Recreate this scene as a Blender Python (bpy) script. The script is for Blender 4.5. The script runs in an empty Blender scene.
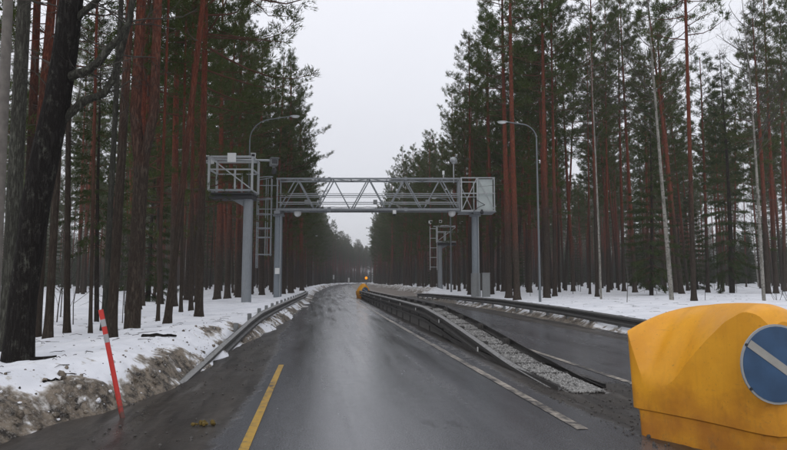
import bpy, math, random
import numpy as np
from mathutils import Vector, Matrix

# ------------------------------------------------------------------ scene, camera, sky, sun, exposure
scn = bpy.context.scene
col = scn.collection
R = math.radians

cam_d = bpy.data.cameras.new('camera')
cam_d.sensor_width = 36.0
cam_d.lens = 36.0 * 600.0 / 787.0
cam_d.clip_start = 0.1
cam_d.clip_end = 6000
cam = bpy.data.objects.new('camera', cam_d)
col.objects.link(cam)
cam.location = (0, 0, 1.5)
cam.rotation_euler = (R(90 + 5.332), 0, R(-7.235))
scn.camera = cam

SUN_EL, SUN_AZ = 28.0, 205.0            # veiled winter sun, behind the camera to the left
world = bpy.data.worlds.new('World')
scn.world = world
world.use_nodes = True
wt = world.node_tree
wt.nodes.clear()
def wn(t, **k):
    n = wt.nodes.new(t)
    for a, b in k.items():
        setattr(n, a, b)
    return n
w_out = wn('ShaderNodeOutputWorld')
w_bg = wn('ShaderNodeBackground')
w_bg.inputs['Strength'].default_value = 0.1
sky = wn('ShaderNodeTexSky', sky_type='NISHITA', sun_disc=False)
sky.sun_elevation = R(SUN_EL)
sky.sun_rotation = R(SUN_AZ)
tc = wn('ShaderNodeTexCoord')
sep = wn('ShaderNodeSeparateXYZ')
wt.links.new(tc.outputs['Generated'], sep.inputs[0])
# overcast cloud deck: brightness (1 + 2 sin(elevation)) / 3, with faint cloud structure
ramp = wn('ShaderNodeMapRange')
ramp.inputs['From Min'].default_value = 0.0
ramp.inputs['From Max'].default_value = 1.0
ramp.inputs['To Min'].default_value = 7.2
ramp.inputs['To Max'].default_value = 13.0
wt.links.new(sep.outputs['Z'], ramp.inputs['Value'])
cn = wn('ShaderNodeTexNoise')
cn.inputs['Scale'].default_value = 2.2
cn.inputs['Detail'].default_value = 4.0
wt.links.new(tc.outputs['Generated'], cn.inputs['Vector'])
cr = wn('ShaderNodeMapRange')
cr.inputs['To Min'].default_value = 0.93
cr.inputs['To Max'].default_value = 1.07
wt.links.new(cn.outputs['Fac'], cr.inputs['Value'])
mul = wn('ShaderNodeMath', operation='MULTIPLY')
wt.links.new(ramp.outputs[0], mul.inputs[0])
wt.links.new(cr.outputs[0], mul.inputs[1])
grey = wn('ShaderNodeVectorMath', operation='SCALE')
grey.inputs[0].default_value = (0.955, 0.965, 1.03)
wt.links.new(mul.outputs[0], grey.inputs['Scale'])
mixw = wn('ShaderNodeMix', data_type='RGBA')
mixw.inputs[0].default_value = 0.94
wt.links.new(sky.outputs[0], mixw.inputs[6])
wt.links.new(grey.outputs[0], mixw.inputs[7])
wt.links.new(mixw.outputs[2], w_bg.inputs['Color'])
wt.links.new(w_bg.outputs[0], w_out.inputs[0])

sun_d = bpy.data.lights.new('sun', 'SUN')
sun_d.energy = 0.5
sun_d.angle = R(40)
sun_d.color = (1.0, 0.96, 0.9)
sun = bpy.data.objects.new('sun', sun_d)
col.objects.link(sun)
az = R(SUN_AZ)
sdir = Vector((math.sin(az) * math.cos(R(SUN_EL)), math.cos(az) * math.cos(R(SUN_EL)), math.sin(R(SUN_EL))))
sun.rotation_euler = sdir.to_track_quat('Z', 'Y').to_euler()

scn.view_settings.view_transform = 'Standard'
scn.view_settings.look = 'None'
scn.view_settings.exposure = 0.1
scn.view_settings.gamma = 1.0
scn.view_settings.use_curve_mapping = False
scn.cycles.max_bounces = 5
scn.cycles.diffuse_bounces = 3
scn.cycles.glossy_bounces = 2

rng = np.random.default_rng(7)
random.seed(7)

# ------------------------------------------------------------------ small tools
def hash2(ix, iy, seed):
    h = np.sin(ix * 127.1 + iy * 311.7 + seed * 74.7) * 43758.5453
    return h - np.floor(h)

def vnoise(x, y, seed=0):
    x = np.asarray(x, float); y = np.asarray(y, float)
    ix, iy = np.floor(x), np.floor(y)
    fx, fy = x - ix, y - iy
    fx = fx * fx * (3 - 2 * fx); fy = fy * fy * (3 - 2 * fy)
    a = hash2(ix, iy, seed); b = hash2(ix + 1, iy, seed)
    c = hash2(ix, iy + 1, seed); d = hash2(ix + 1, iy + 1, seed)
    return (a * (1 - fx) + b * fx) * (1 - fy) + (c * (1 - fx) + d * fx) * fy

def fbm(x, y, seed=0, octaves=4):
    s, amp, tot, f = 0, 1.0, 0, 1.0
    for k in range(octaves):
        s = s + amp * vnoise(np.asarray(x) * f + 17.3 * k, np.asarray(y) * f - 9.1 * k, seed + k)
        tot += amp; amp *= 0.5; f *= 2.03
    return s / tot * 2 - 1

def sstep(a, b, x):
    t = np.clip((np.asarray(x, float) - a) / (b - a), 0, 1)
    return t * t * (3 - 2 * t)

def bend(y):                                    # the road bends gently to the right
    y = np.maximum(np.asarray(y, float), 0)
    return y * y / 6000.0 + np.maximum(0, y - 245) ** 2 / 1300.0

class MB:
    """collects vertices, faces and material slots, and links them as ONE mesh object"""
    def __init__(s):
        s.v = []; s.f = []; s.n = 0
    def add(s, verts, faces, mat=0, smooth=False):
        verts = np.asarray(verts, float).reshape(-1, 3)
        faces = np.asarray(faces, int)
        if len(faces) == 0: return
        s.v.append(verts); s.f.append((faces + s.n, mat, smooth)); s.n += len(verts)
    def box(s, c, size, rot=None, mat=0):
        sx, sy, sz = [q / 2 for q in size]
        v = np.array([(x, y, z) for x in (-sx, sx) for y in (-sy, sy) for z in (-sz, sz)])
        if rot is not None: v = v @ np.array(rot).T
        f = [(0, 1, 3, 2), (4, 6, 7, 5), (0, 4, 5, 1), (2, 3, 7, 6), (0, 2, 6, 4), (1, 5, 7, 3)]
        s.add(v + np.array(c), f, mat)
    def bar(s, a, b, wx, wy, mat=0):            # rectangular bar between two points
        a = Vector(a); b = Vector(b); d = b - a
        q = d.to_track_quat('Z', 'Y').to_matrix()
        s.box((a + b) / 2, (wx, wy, d.length), np.array(q), mat)
    def tube(s, pts, rad, sides=8, mat=0, caps=True, smooth=True):
        pts = np.asarray(pts, float); n = len(pts)
        rad = np.broadcast_to(np.asarray(rad, float), (n,))
        t = np.gradient(pts, axis=0)
        t /= np.linalg.norm(t, axis=1)[:, None] + 1e-9
        ref = np.array([0, 0, 1.0]) if abs(t[0][2]) < 0.9 else np.array([1.0, 0, 0])
        u = np.cross(t, ref); u /= np.linalg.norm(u, axis=1)[:, None] + 1e-9
        w_ = np.cross(t, u)
        a = np.linspace(0, 2 * math.pi, sides, endpoint=False)
        ring = (np.cos(a)[None, :, None] * u[:, None, :] + np.sin(a)[None, :, None] * w_[:, None, :]) * rad[:, None, None] + pts[:, None, :]
        k = np.arange(sides); k2 = (k + 1) % sides
        f = np.concatenate([np.stack([i * sides + k, i * sides + k2, (i + 1) * sides + k2, (i + 1) * sides + k], 1) for i in range(n - 1)])
        s.add(ring.reshape(-1, 3), f, mat, smooth)
        if caps:
            for i, o in ((0, 1), (n - 1, -1)):
                v = ring[i]; c = pts[i]
                ff = np.stack([k, k2, np.full(sides, sides)], 1)[:, ::o]
                s.add(np.vstack([v, c]), ff, mat)
    def cyl(s, a, b, r, sides=12, mat=0): s.tube([a, b], [r, r], sides, mat)
    def sphere(s, c, r, seg=12, rings=8, mat=0, zmin=-1.0):
        th = np.linspace(math.acos(max(-1, min(1, zmin))), 0, rings + 1)
        v = []; 
        for t in th:
            for k in range(seg):
                p = 2 * math.pi * k / seg
                v.append((math.sin(t) * math.cos(p), math.sin(t) * math.sin(p), math.cos(t)))
        v = np.array(v) * np.array(r) + np.array(c)
        f = [(i * seg + k, i * seg + (k + 1) % seg, (i + 1) * seg + (k + 1) % seg, (i + 1) * seg + k) for i in range(rings) for k in range(seg)]
        s.add(v, f, mat, True)
    def mesh(s, name, mats, attrs=None):
        me = bpy.data.meshes.new(name)
        V = np.concatenate(s.v)
        me.vertices.add(len(V)); me.vertices.foreach_set('co', V.astype(np.float32).ravel())
        loops = []; tot = []; mi = []; sm = []
        for f, m, smo in s.f:
            loops.append(f.ravel()); tot.append(np.full(len(f), f.shape[1])); mi.append(np.full(len(f), m)); sm.append(np.full(len(f), smo))
        loops = np.concatenate(loops).astype(np.int32); tot = np.concatenate(tot).astype(np.int32)
        st = np.concatenate([[0], np.cumsum(tot)[:-1]]).astype(np.int32)
        me.loops.add(len(loops)); me.loops.foreach_set('vertex_index', loops)
        me.polygons.add(len(tot)); me.polygons.foreach_set('loop_start', st)
        try: me.polygons.foreach_set('loop_total', tot)
        except Exception: pass
        me.polygons.foreach_set('material_index', np.concatenate(mi).astype(np.int32))
        me.polygons.foreach_set('use_smooth', np.concatenate(sm))
        for m in (mats if isinstance(mats, (list, tuple)) else [mats]): me.materials.append(m)
        me.update(calc_edges=True)
        for k, a in (attrs or {}).items():
            at = me.attributes.new(k, 'FLOAT', 'POINT'); at.data.foreach_set('value', np.asarray(a, np.float32))
        return me
    def build(s, name, mats, parent=None, loc=None, attrs=None):
        o = bpy.data.objects.new(name, s.mesh(name, mats, attrs)); col.objects.link(o)
        if parent is not None: o.parent = parent
        if loc is not None: o.location = loc
        return o

def thing(name, label, cat, loc=(0, 0, 0), rz=0.0, group=None):
    o = bpy.data.objects.new(name, None); col.objects.link(o)
    o.location = loc; o.rotation_euler = (0, 0, rz)
    o.empty_display_size = 0.3
    return tag(o, label, cat, group)
def tag(o, label, cat, group=None):
    o['label'] = label; o['category'] = cat
    if group: o['group'] = group
    return o
def link_mesh(name, me, parent, loc=(0, 0, 0), rot=(0, 0, 0), scale=(1, 1, 1)):
    o = bpy.data.objects.new(name, me); col.objects.link(o)
    o.parent = parent; o.location = loc; o.rotation_euler = rot; o.scale = scale
    return o

# ------------------------------------------------------------------ materials
class NT:
    def __init__(s, name):
        s.m = bpy.data.materials.new(name); s.m.use_nodes = True
        s.t = s.m.node_tree; s.b = s.t.nodes['Principled BSDF']
    def n(s, t, **k):
        x = s.t.nodes.new(t)
        for a, b in k.items():
            if a.startswith('i_'): x.inputs[a[2:].replace('_', ' ')].default_value = b
            else: setattr(x, a, b)
        return x
    def l(s, a, b): s.t.links.new(a, b)
    def pos(s, kind='Object', scale=(1, 1, 1)):
        c = s.n('ShaderNodeTexCoord'); m = s.n('ShaderNodeMapping')
        m.inputs['Scale'].default_value = scale
        s.l(c.outputs[kind], m.inputs[0]); return m.outputs[0]
    def noise(s, vec, scale, detail=4, rough=0.55):
        x = s.n('ShaderNodeTexNoise'); x.inputs['Scale'].default_value = scale
        x.inputs['Detail'].default_value = detail; x.inputs['Roughness'].default_value = rough
        s.l(vec, x.inputs['Vector']); return x.outputs['Fac']
    def rng(s, v, a, b, c=0.0, d=1.0):
        x = s.n('ShaderNodeMapRange'); x.interpolation_type = 'SMOOTHSTEP' if False else 'LINEAR'
        x.inputs[1].default_value = a; x.inputs[2].default_value = b
        x.inputs[3].default_value = c; x.inputs[4].default_value = d
        s.l(v, x.inputs[0]); return x.outputs[0]
    def math(s, op, a, b=None):
        x = s.n('ShaderNodeMath', operation=op)
        for i, q in enumerate((a, b)):
            if q is None: continue
            if isinstance(q, (int, float)): x.inputs[i].default_value = q
            else: s.l(q, x.inputs[i])
        return x.outputs[0]
    def mix(s, f, a, b):
        x = s.n('ShaderNodeMix', data_type='RGBA')
        for i, q in ((0, f), (6, a), (7, b)):
            if isinstance(q, (int, float)): x.inputs[i].default_value = q
            elif isinstance(q, tuple): x.inputs[i].default_value = (*q, 1)
            else: s.l(q, x.inputs[i])
        return x.outputs[2]
    def attr(s, name):
        x = s.n('ShaderNodeAttribute', attribute_name=name); return x.outputs['Fac']
    def rand(s): return s.n('ShaderNodeObjectInfo').outputs['Random']
    def bump(s, h, strength=0.3, dist=0.02):
        x = s.n('ShaderNodeBump')
        if isinstance(strength, (int, float)): x.inputs['Strength'].default_value = strength
        else: s.l(strength, x.inputs['Strength'])
        x.inputs['Distance'].default_value = dist
        s.l(h, x.inputs['Height']); s.l(x.outputs[0], s.b.inputs['Normal'])
    def set(s, base=None, rough=None, metal=None, spec=None):
        for k, v in (('Base Color', base), ('Roughness', rough), ('Metallic', metal), ('Specular IOR Level', spec)):
            if v is None: continue
            if isinstance(v, tuple): s.b.inputs[k].default_value = (*v, 1)
            elif isinstance(v, (int, float)): s.b.inputs[k].default_value = v
            else: s.l(v, s.b.inputs[k])
        return s

def mat_plain(name, c, rough=0.6, metal=0.0, var=0.25, scale=6.0):
    n = NT(name); f = n.noise(n.pos(), scale, 5)
    n.set(n.mix(f, tuple(x * (1 - var) for x in c), tuple(min(1, x * (1 + var)) for x in c)), rough, metal)
    return n.m

# snow: clean white field, brown sanded crust where the ploughs threw dirt
n = NT('snow')
p = n.pos()
d = n.attr('dirt')
big = n.noise(p, 1.1, 6, .6); fine = n.noise(p, 7, 6, .65); grit = n.noise(p, 38, 5, .8)
litter = n.rng(n.noise(p, 16, 4, .8), .63, .69)
clean = n.mix(n.rng(big, .35, .7), (.64, .66, .70), (.82, .83, .86))
clean = n.mix(n.math('MULTIPLY', litter, n.rng(n.noise(p, .5, 3), .38, .66, .12, .7)), clean, (.16, .13, .10))
clod = n.noise(p, 8, 4, .6)
brown = n.mix(n.rng(clod, .38, .62), (.022, .018, .014), (.20, .165, .125))
brown = n.mix(n.rng(grit, .52, .66, 0, .5), brown, (.42, .40, .37))
amt = n.math('ADD', n.math('MULTIPLY', d, 2.0), n.math('ADD', n.rng(n.noise(p, 2.6, 4, .6), .3, .7, -1.45, .15), n.rng(clod, .3, .7, -.55, .4)))
amt = n.rng(amt, -.05, .75)
dirty = n.mix(n.rng(fine, .3, .7), (.30, .275, .24), (.50, .48, .45))
n.set(n.mix(n.rng(amt, .42, .85), n.mix(n.rng(amt, 0, .42), clean, dirty), brown), .7, 0, .25)
n.bump(n.math('ADD', n.math('MULTIPLY', clod, 1.0), n.math('MULTIPLY', grit, .4)), n.rng(d, 0, .6, .25, .4), .03)
M_snow = n.m

# wet asphalt with mud, sand and slush marks
n = NT('wet_asphalt')
p = n.pos(); ps = n.pos('Object', (1, .12, 1))
u = n.attr('across'); mud = n.attr('mud'); sand = n.attr('sand')
agg = n.noise(p, 75, 4, .8); patch = n.noise(ps, 1.3, 5, .6); streak = n.noise(n.pos('Object', (1.6, .05, 1)), 2.2, 4, .6)
mid = n.noise(p, 5, 5, .7)
asp = n.mix(n.rng(agg, .3, .7), (.028, .029, .033), (.170, .174, .185))
asp = n.mix(n.rng(patch, .45, .7, 0, .35), asp, (.036, .037, .041))
asp = n.mix(n.math('MULTIPLY', n.attr('track'), n.rng(n.noise(ps, 3, 4), .3, .7, .25, .6)), asp, (.135, .138, .148))
asp = n.mix(n.rng(streak, .55, .8, 0, .18), asp, (.105, .105, .108))
mudc = n.mix(n.rng(n.noise(ps, 4, 6, .7), .34, .68), (.015, .013, .012), (.070, .062, .054))
mudc = n.mix(n.rng(n.noise(n.pos('Object', (2.5, .25, 1)), 2, 5, .7), .6, .72, 0, .6), mudc, (.15, .145, .14))
m1 = n.rng(n.math('ADD', mud, n.rng(mid, .2, .8, -.35, .35)), .35, .75)
c = n.mix(m1, asp, mudc)
sandc = n.mix(n.rng(mid, .3, .7), (.11, .09, .075), (.24, .205, .175))
m2 = n.rng(n.math('ADD', sand, n.rng(mid, .2, .8, -.3, .3)), .35, .8)
c = n.mix(m2, c, sandc)
wet = n.rng(n.math('ADD', n.math('ADD', n.math('MULTIPLY', streak, .35), n.math('MULTIPLY', mid, .2)), n.math('MULTIPLY', patch, .45)), .40, .60, .10, .30)
rough = n.math('ADD', wet, n.math('ADD', n.math('MULTIPLY', m1, .16), n.math('MULTIPLY', m2, .4)))
spots = n.math('MULTIPLY', n.rng(n.noise(n.pos('Object', (1, .45, 1)), 1.1, 5, .65), .62, .70), n.rng(m1, 0, .3, 1, 0))
c = n.mix(n.math('MULTIPLY', spots, .6), c, (.020, .020, .022))
n.set(c, n.math('MINIMUM', rough, .95), 0, .5)
n.bump(n.math('ADD', n.math('MULTIPLY', agg, .14), n.math('MULTIPLY', mid, n.math('MULTIPLY', m1, 1.8))), .35, .02)
M_road = n.m

def line_mat(name, c, wear):
    n = NT(name); p = n.pos()
    f = n.math('ADD', n.noise(p, 9, 6, .75), n.math('MULTIPLY', n.noise(n.pos('Object', (1, .25, 1)), 3, 3), .6))
    n.set(n.mix(n.rng(f, wear, wear + .22), c, (.048, .047, .048)), n.rng(f, wear, wear + .22, .6, .35))
    return n.m
M_yline = line_mat('yellow_line_paint', (.40, .24, .035), .76)
M_wline = line_mat('white_line_paint', (.37, .33, .275), .66)

def steel(name, c, dirt=.25, metal=.35, rough=.5):
    n = NT(name); p = n.pos(); f = n.noise(p, 3.5, 6, .65); g = n.noise(n.pos('Object', (6, 6, .8)), 4, 4)
    b = n.mix(f, tuple(x * .78 for x in c), tuple(x * 1.15 for x in c))
    b = n.mix(n.rng(g, .5, .8, 0, dirt), b, (.06, .05, .042))
    n.set(b, n.rng(f, .3, .7, rough - .1, rough + .15), metal, .4); return n.m
M_steel = steel('galvanised_steel', (.245, .265, .28), .4)
M_steel_l = steel('pale_galvanised_tube', (.41, .43, .44), .3)
M_pillar = steel('grey_blue_pillar_paint', (.205, .235, .26), .45, .1)
M_rail = steel('road_grimed_rail', (.10, .10, .098), 1.0, .3)
M_railtop = steel('ice_crusted_rail', (.25, .25, .245), 1.0, .1, .6)
M_rail_dark = steel('tar_dark_rail', (.060, .058, .055), .8, .15, .6)
M_lamp = steel('weathered_lamp_steel', (.15, .165, .175), .2)
M_dark = mat_plain('dark_housing', (.02, .021, .023), .5)
M_grate = mat_plain('black_grating', (.022, .022, .024), .7)
M_white = mat_plain('white_housing', (.70, .71, .70), .45, 0, .08)
M_panel = steel('pale_grey_green_panel', (.50, .56, .55), .2, 0, .45)
M_cab = steel('grey_cabinet_paint', (.20, .21, .21), .3, 0, .6)
M_lens = mat_plain('black_glass', (.01, .011, .013), .12, 0, .05)
n = NT('fluorescent_red_plastic'); p = n.pos(); z = n.n('ShaderNodeSeparateXYZ'); n.l(p, z.inputs[0])
mudz = n.rng(n.math('ADD', z.outputs[2], n.rng(n.noise(p, 18, 5, .7), .3, .7, -.16, .16)), .04, .30, .9, 0)
b = n.mix(n.noise(p, 9, 4), (.46, .024, .018), (.60, .036, .026)); b = n.mix(n.rng(n.noise(p, 40, 4, .7), .58, .7, 0, .35), b, (.25, .10, .08))
n.set(n.mix(mudz, b, (.07, .055, .045)), .55); M_red = n.m
M_refl = mat_plain('grey_reflective_band', (.36, .36, .37), .35, .3, .1)
M_blue = mat_plain('faded_sign_blue', (.032, .078, .16), .5, 0, .6, 5)
M_signw = mat_plain('grimed_sign_white', (.34, .33, .30), .6, 0, .3, 9)
M_rim = mat_plain('grey_sign_rim', (.34, .35, .35), .5, .2, .2)
M_concrete = mat_plain('concrete', (.26, .255, .24), .85, 0, .3, 8)

n = NT('yellow_plastic')
p = n.pos(); f = n.noise(p, 2.2, 6, .65); g = n.noise(p, 9, 6, .7); z = n.n('ShaderNodeSeparateXYZ'); n.l(p, z.inputs[0])
low = n.rng(n.math('ADD', z.outputs[2], n.rng(f, .3, .7, -.28, .28)), .02, .55, 1, 0)
b = n.mix(n.rng(f, .3, .7), (.66, .28, .012), (.82, .385, .020))
b = n.mix(n.math('MULTIPLY', low, .75), b, (.34, .12, .022))
b = n.mix(n.math('MULTIPLY', n.rng(g, .56, .74), n.math('ADD', n.math('MULTIPLY', low, .55), .16)), b, (.12, .085, .05))
scr = n.noise(n.pos('Object', (2, 2, 14)), 5, 3, .6)
run = n.noise(n.pos('Object', (7, 7, .7)), 2.2, 4, .6)
b = n.mix(n.math('MULTIPLY', n.rng(run, .52, .74, 0, .4), n.rng(low, 0, 1, .35, 1)), b, (.30, .12, .02))
b = n.mix(n.rng(n.noise(p, 26, 4, .7), .62, .72, 0, .45), b, (.10, .07, .04))
b = n.mix(n.rng(scr, .66, .72, 0, .3), b, (.30, .16, .05))
n.set(b, n.rng(g, .3, .7, .36, .58), 0, .4); n.bump(g, .12, .01)
M_yellow = n.m

n = NT('gravel_stone')
r = n.noise(n.pos(), 14, 2, .8)
n.set(n.mix(n.rng(r, .3, .7), (.06, .06, .058), (.40, .395, .38)), .8); M_stone = n.m
M_gravel = mat_plain('wet_gravel_bed', (.13, .125, .118), .8, 0, .6, 40)

def bark(name, low, high, z0, z1, dark=.6, lichen=.28):
    n = NT(name); c = n.n('ShaderNodeTexCoord'); z = n.n('ShaderNodeSeparateXYZ'); n.l(c.outputs['Object'], z.inputs[0])
    p = n.pos('Object', (11, 11, 2.4)); f = n.noise(p, 2.4, 7, .75)
    crack = n.rng(n.math('ABSOLUTE', n.math('SUBTRACT', n.noise(n.pos('Object', (13, 13, 2.0)), 1.7, 5, .7), .5)), 0, .075, 1, 0)
    big = n.noise(n.pos('Object', (1, 1, .6)), 1.6, 3)
    zz = n.math('ADD', z.outputs[2], n.math('ADD', n.rng(big, .2, .8, -1.6, 1.6), n.math('MULTIPLY', n.rand(), -3.2)))
    lo = n.mix(f, tuple(x * .55 for x in low), tuple(x * 1.5 for x in low))
    lo = n.mix(n.rng(n.rand(), 0, 1, 0, .6), lo, (.034, .028, .023)) if lichen < .5 else lo
    hi = n.mix(f, tuple(x * .6 for x in high), tuple(x * 1.35 for x in high))
    b = n.mix(n.rng(zz, z0, z1), lo, hi)
    lich = n.rng(n.noise(n.pos('Object', (1, 1, .6)), 9, 5, .75), .54, .66, 0, lichen)
    b = n.mix(lich, b, (.15, .155, .125))
    b = n.mix(n.math('MULTIPLY', crack, dark), b, (.014, .011, .010))
    n.set(b, .9, 0, .06); n.bump(n.math('SUBTRACT', f, crack), .7, .03); return n.m
M_bark = bark('pine_bark', (.082, .064, .050), (.205, .062, .037), 2.0, 6.0)
M_bark_grey = bark('grey_lichen_bark', (.075, .075, .062), (.085, .075, .062), 3, 9, .6, .75)
M_bark_black = bark('black_rough_bark', (.024, .022, .020), (.034, .031, .027), 3, 9, .7, .5)
M_bark_spruce = bark('spruce_bark', (.045, .038, .033), (.05, .04, .034), 3, 9)
n = NT('branch_bark'); f = n.noise(n.pos(), 5, 3)
n.set(n.mix(f, (.055, .032, .024), (.135, .060, .042)), .9, 0, .1); M_branch = n.m
n = NT('grey_twig_bark'); f = n.noise(n.pos(), 5, 3)
n.set(n.mix(f, (.035, .031, .028), (.10, .092, .08)), .9, 0, .1); M_twig = n.m

M_pale = mat_plain('pale_smooth_bark', (.12, .108, .095), .85, 0, .65, 9)
n = NT('birch_bark')
p = n.pos('Object', (5, 5, 9)); f = n.noise(p, 1.6, 5, .7); g = n.noise(n.pos('Object', (2, 2, 1.1)), 1.6, 4, .7)
b = n.mix(n.rng(f, .54, .62), (.25, .24, .215), (.04, .036, .032))
b = n.mix(n.rng(g, .46, .66), b, (.09, .085, .07))
n.set(b, .8, 0, .2); n.bump(f, .3, .02); M_birch = n.m

def needles(name, a, b, c_):
    n = NT(name); f = n.noise(n.pos(), .9, 4, .6); r = n.rand()
    k = n.mix(n.rng(f, .3, .7), a, b); k = n.mix(n.math('MULTIPLY', r, .55), k, c_)
    n.set(k, .75, 0, .08); return n.m
M_needle = needles('pine_needles', (.030, .048, .012), (.072, .098, .024), (.060, .066, .018))
M_needle_s = needles('spruce_needles', (.022, .038, .012), (.052, .072, .020), (.036, .046, .014))

# ------------------------------------------------------------------ the lie of the land
def left_foot(y):  return np.interp(y, [-20, 5.5, 6.2, 6.9, 7.6, 9.4, 14, 20, 40, 80, 500], [-3.4, -3.0, -2.85, -2.62, -2.22, -2.0, -1.85, -1.20, -.95, -1.3, -2.0])
def right_foot(y): return np.interp(y, [-20, 12, 15, 20, 30, 46, 56, 70, 150, 500], [8.0, 8.1, 8.2, 8.6, 8.75, 8.4, 8.6, 11.6, 10.8, 8.5])
def ground_h(x, y):
    x = np.asarray(x, float); y = np.asarray(y, float)
    u = x - bend(y)
    wob = .20 * fbm(x * .8, y * .8, 3, 2)
    el = left_foot(y) - u + wob                     # > 0 on the left snow
    er = u - right_foot(y) + wob
    near = 1 - sstep(16, 24, y)
    bank = .56 - .14 * sstep(13, 19, y)
    hl = bank * (.55 * sstep(-.10, .34, el) + .45 * sstep(.05, .9, el)) * (1 - .15 * sstep(.8, 3, el)) - .03
    hl = hl + sstep(.05, .5, el) * (.06 * fbm(x * 1.6, y * 1.6, 11, 4) + .02 * fbm(x * 4, y * 4, 13, 2) * near) + .12 * fbm(x * .12, y * .12, 21, 3) * sstep(2, 8, el)
    hl = hl + near * sstep(.02, .15, el) * (1 - sstep(.6, 1.0, el)) * (.03 * fbm(x * 2.6, y * 2.6, 35, 2))
    hl = hl + .10 * near * sstep(.05, .3, el) * (1 - sstep(.4, .9, el)) * fbm(x * 2.3, y * 2.3, 31, 3)
    hl = hl + .45 * sstep(60, 100, y) * np.exp(-((el - .9) / .8) ** 2) * (.5 + .5 * fbm(x * .3, y * .15, 33, 2))
    hr = .30 * sstep(0, .7, er) + .14 * sstep(.6, 2.2, er) + .18 * sstep(2, 8, er) + .5 * sstep(22, 80, er) - .03
    hr = hr + sstep(.1, .8, er) * (.06 * fbm(x * 1.3, y * 1.3, 41, 4)) + .14 * fbm(x * .12, y * .12, 43, 3) * sstep(3, 9, er)
    hr = hr + .55 * sstep(52, 64, y) * np.exp(-((er - 1.2) / 1.1) ** 2) * (.5 + .9 * np.maximum(0, fbm(x * .5, y * .35, 47, 3)))
    return np.where(el > er, hl, hr)
def ground_dirt(x, y):
    u = x - bend(y)
    wob = .2 * fbm(x * 1.1, y * 1.1, 61, 4)
    el = left_foot(y) - u; er = u - right_foot(y)
    dl = (1 - sstep(.08, .66, el + 1.3 * wob)) * (.52 + 1.2 * fbm(x * .9, y * .7, 63, 3) + .25 * np.exp(-((y - 8.3) / .8) ** 2))
    dl = np.maximum(dl, .9 * (1 - sstep(6.3, 7.1, y + 2 * wob)) * (1 - sstep(.6, 1.3, el)))
    dl = np.maximum(dl, .75 * np.exp(-((el - .5) / .25) ** 2) * sstep(.2, .5, fbm(x * .8, y * .5, 65, 3)))
    dr = (1 - sstep(.15, .9, er + wob)) * (.75 + .35 * fbm(x * .8, y * .4, 67, 3))
    dr = np.maximum(dr, .55 * sstep(50, 60, y) * (1 - sstep(.8, 2.4, er + wob)))
    return np.clip(np.where(el > er, dl, dr), 0, 1)

def grid(name, xs, ys, hf, mat, extra, along=False):
    X, Y = np.meshgrid(xs, ys)
    if along: X = X + bend(Y)
    Z = hf(X, Y)
    v = np.stack([X, Y, Z], -1).reshape(-1, 3)
    nx, ny = len(xs), len(ys)
    i = (np.arange(ny - 1)[:, None] * nx + np.arange(nx - 1)[None, :]).ravel()
    f = np.stack([i, i + 1, i + nx + 1, i + nx], 1)
    mb = MB(); mb.add(v, f, 0, True)
    return mb.build(name, mat, attrs={k: fn(X, Y).ravel() for k, fn in extra.items()})

xs = np.unique(np.concatenate([[-2500, -1200, -600, -350, -250], np.arange(-200, -40, 8.), np.arange(-40, -9, 1.), np.arange(-9, -5, .2), np.arange(-5, -.8, .05), np.arange(-.8, 7.4, .6),
      np.arange(7.4, 10.5, .12), np.arange(10.5, 16, .3), np.arange(16, 45, 1.), np.arange(45, 200, 8.), [250, 350, 600, 1200, 2500]]))
ys = np.unique(np.concatenate([[-2500, -600, -150, -60], np.arange(-30, 3, 2.), np.arange(3, 5, .3), np.arange(5, 16, .055), np.arange(16, 30, .16), np.arange(30, 60, .4), np.arange(60, 120, 1.), np.arange(120, 420, 5.), [480, 600, 900, 1500, 2500]]))
g = grid('snow_ground', xs, ys, ground_h, M_snow, {'dirt': ground_dirt}); g['kind'] = 'structure'

# road sheet: both carriageways and the muddy shoulders
def road_h(x, y):
    u = x - bend(y)
    m = mud_f(x, y)
    return .012 + m * (.014 * fbm(x * 3, y * 3, 71, 4) + .008 * fbm(x * 11, y * 11, 73, 3)) * (y < 26)
def mud_f(x, y):
    u = x - bend(y); wob = .18 * fbm(x * .8, y * .35, 81, 4)
    l = 1 - sstep(-1.05, -.72, u + wob + .012 * np.clip(y - 10, 0, 30))
    med = sstep(2.85, 3.1, u + wob) * (1 - sstep(4.1, 4.4, u + .4 * wob))
    med2 = sstep(3.0, 3.4, u + wob) * (1 - sstep(8.2, 8.8, y + wob)) * (1 - sstep(4.25, 4.6, u))
    r = sstep(7.3, 7.9, u + wob)
    return np.clip(np.maximum.reduce([l, .85 * med, med2, r]), 0, 1)
def sand_f(x, y):
    u = x - bend(y); wob = .5 * fbm(x * .5, y * .2, 91, 4)
    far = sstep(50, 66, y) * sstep(4.2, 5.2, u + wob)
    edge = .5 * np.exp(-((u - 2.95) / .22) ** 2) * (1 + fbm(x * .7, y * .25, 93, 3))
    edge2 = .45 * np.exp(-((u - 8.1) / .25) ** 2)
    edge3 = .35 * np.exp(-((u + .95) / .12) ** 2) * sstep(12, 18, y)
    return np.clip(np.maximum.reduce([far, edge * .8, edge2, edge3]), 0, 1)
us = np.unique(np.concatenate([np.arange(-4, -.6, .09), np.arange(-.6, 2.8, .14), np.arange(2.8, 4.6, .07), np.arange(4.6, 7.4, .16), np.arange(7.4, 9.2, .15), np.arange(9.2, 14, .4)]))
yr = np.unique(np.concatenate([[-60, -20], np.arange(-10, 4, 1.), np.arange(4, 14, .09), np.arange(14, 26, .2), np.arange(26, 60, .6), np.arange(60, 430, 4.)]))
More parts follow.
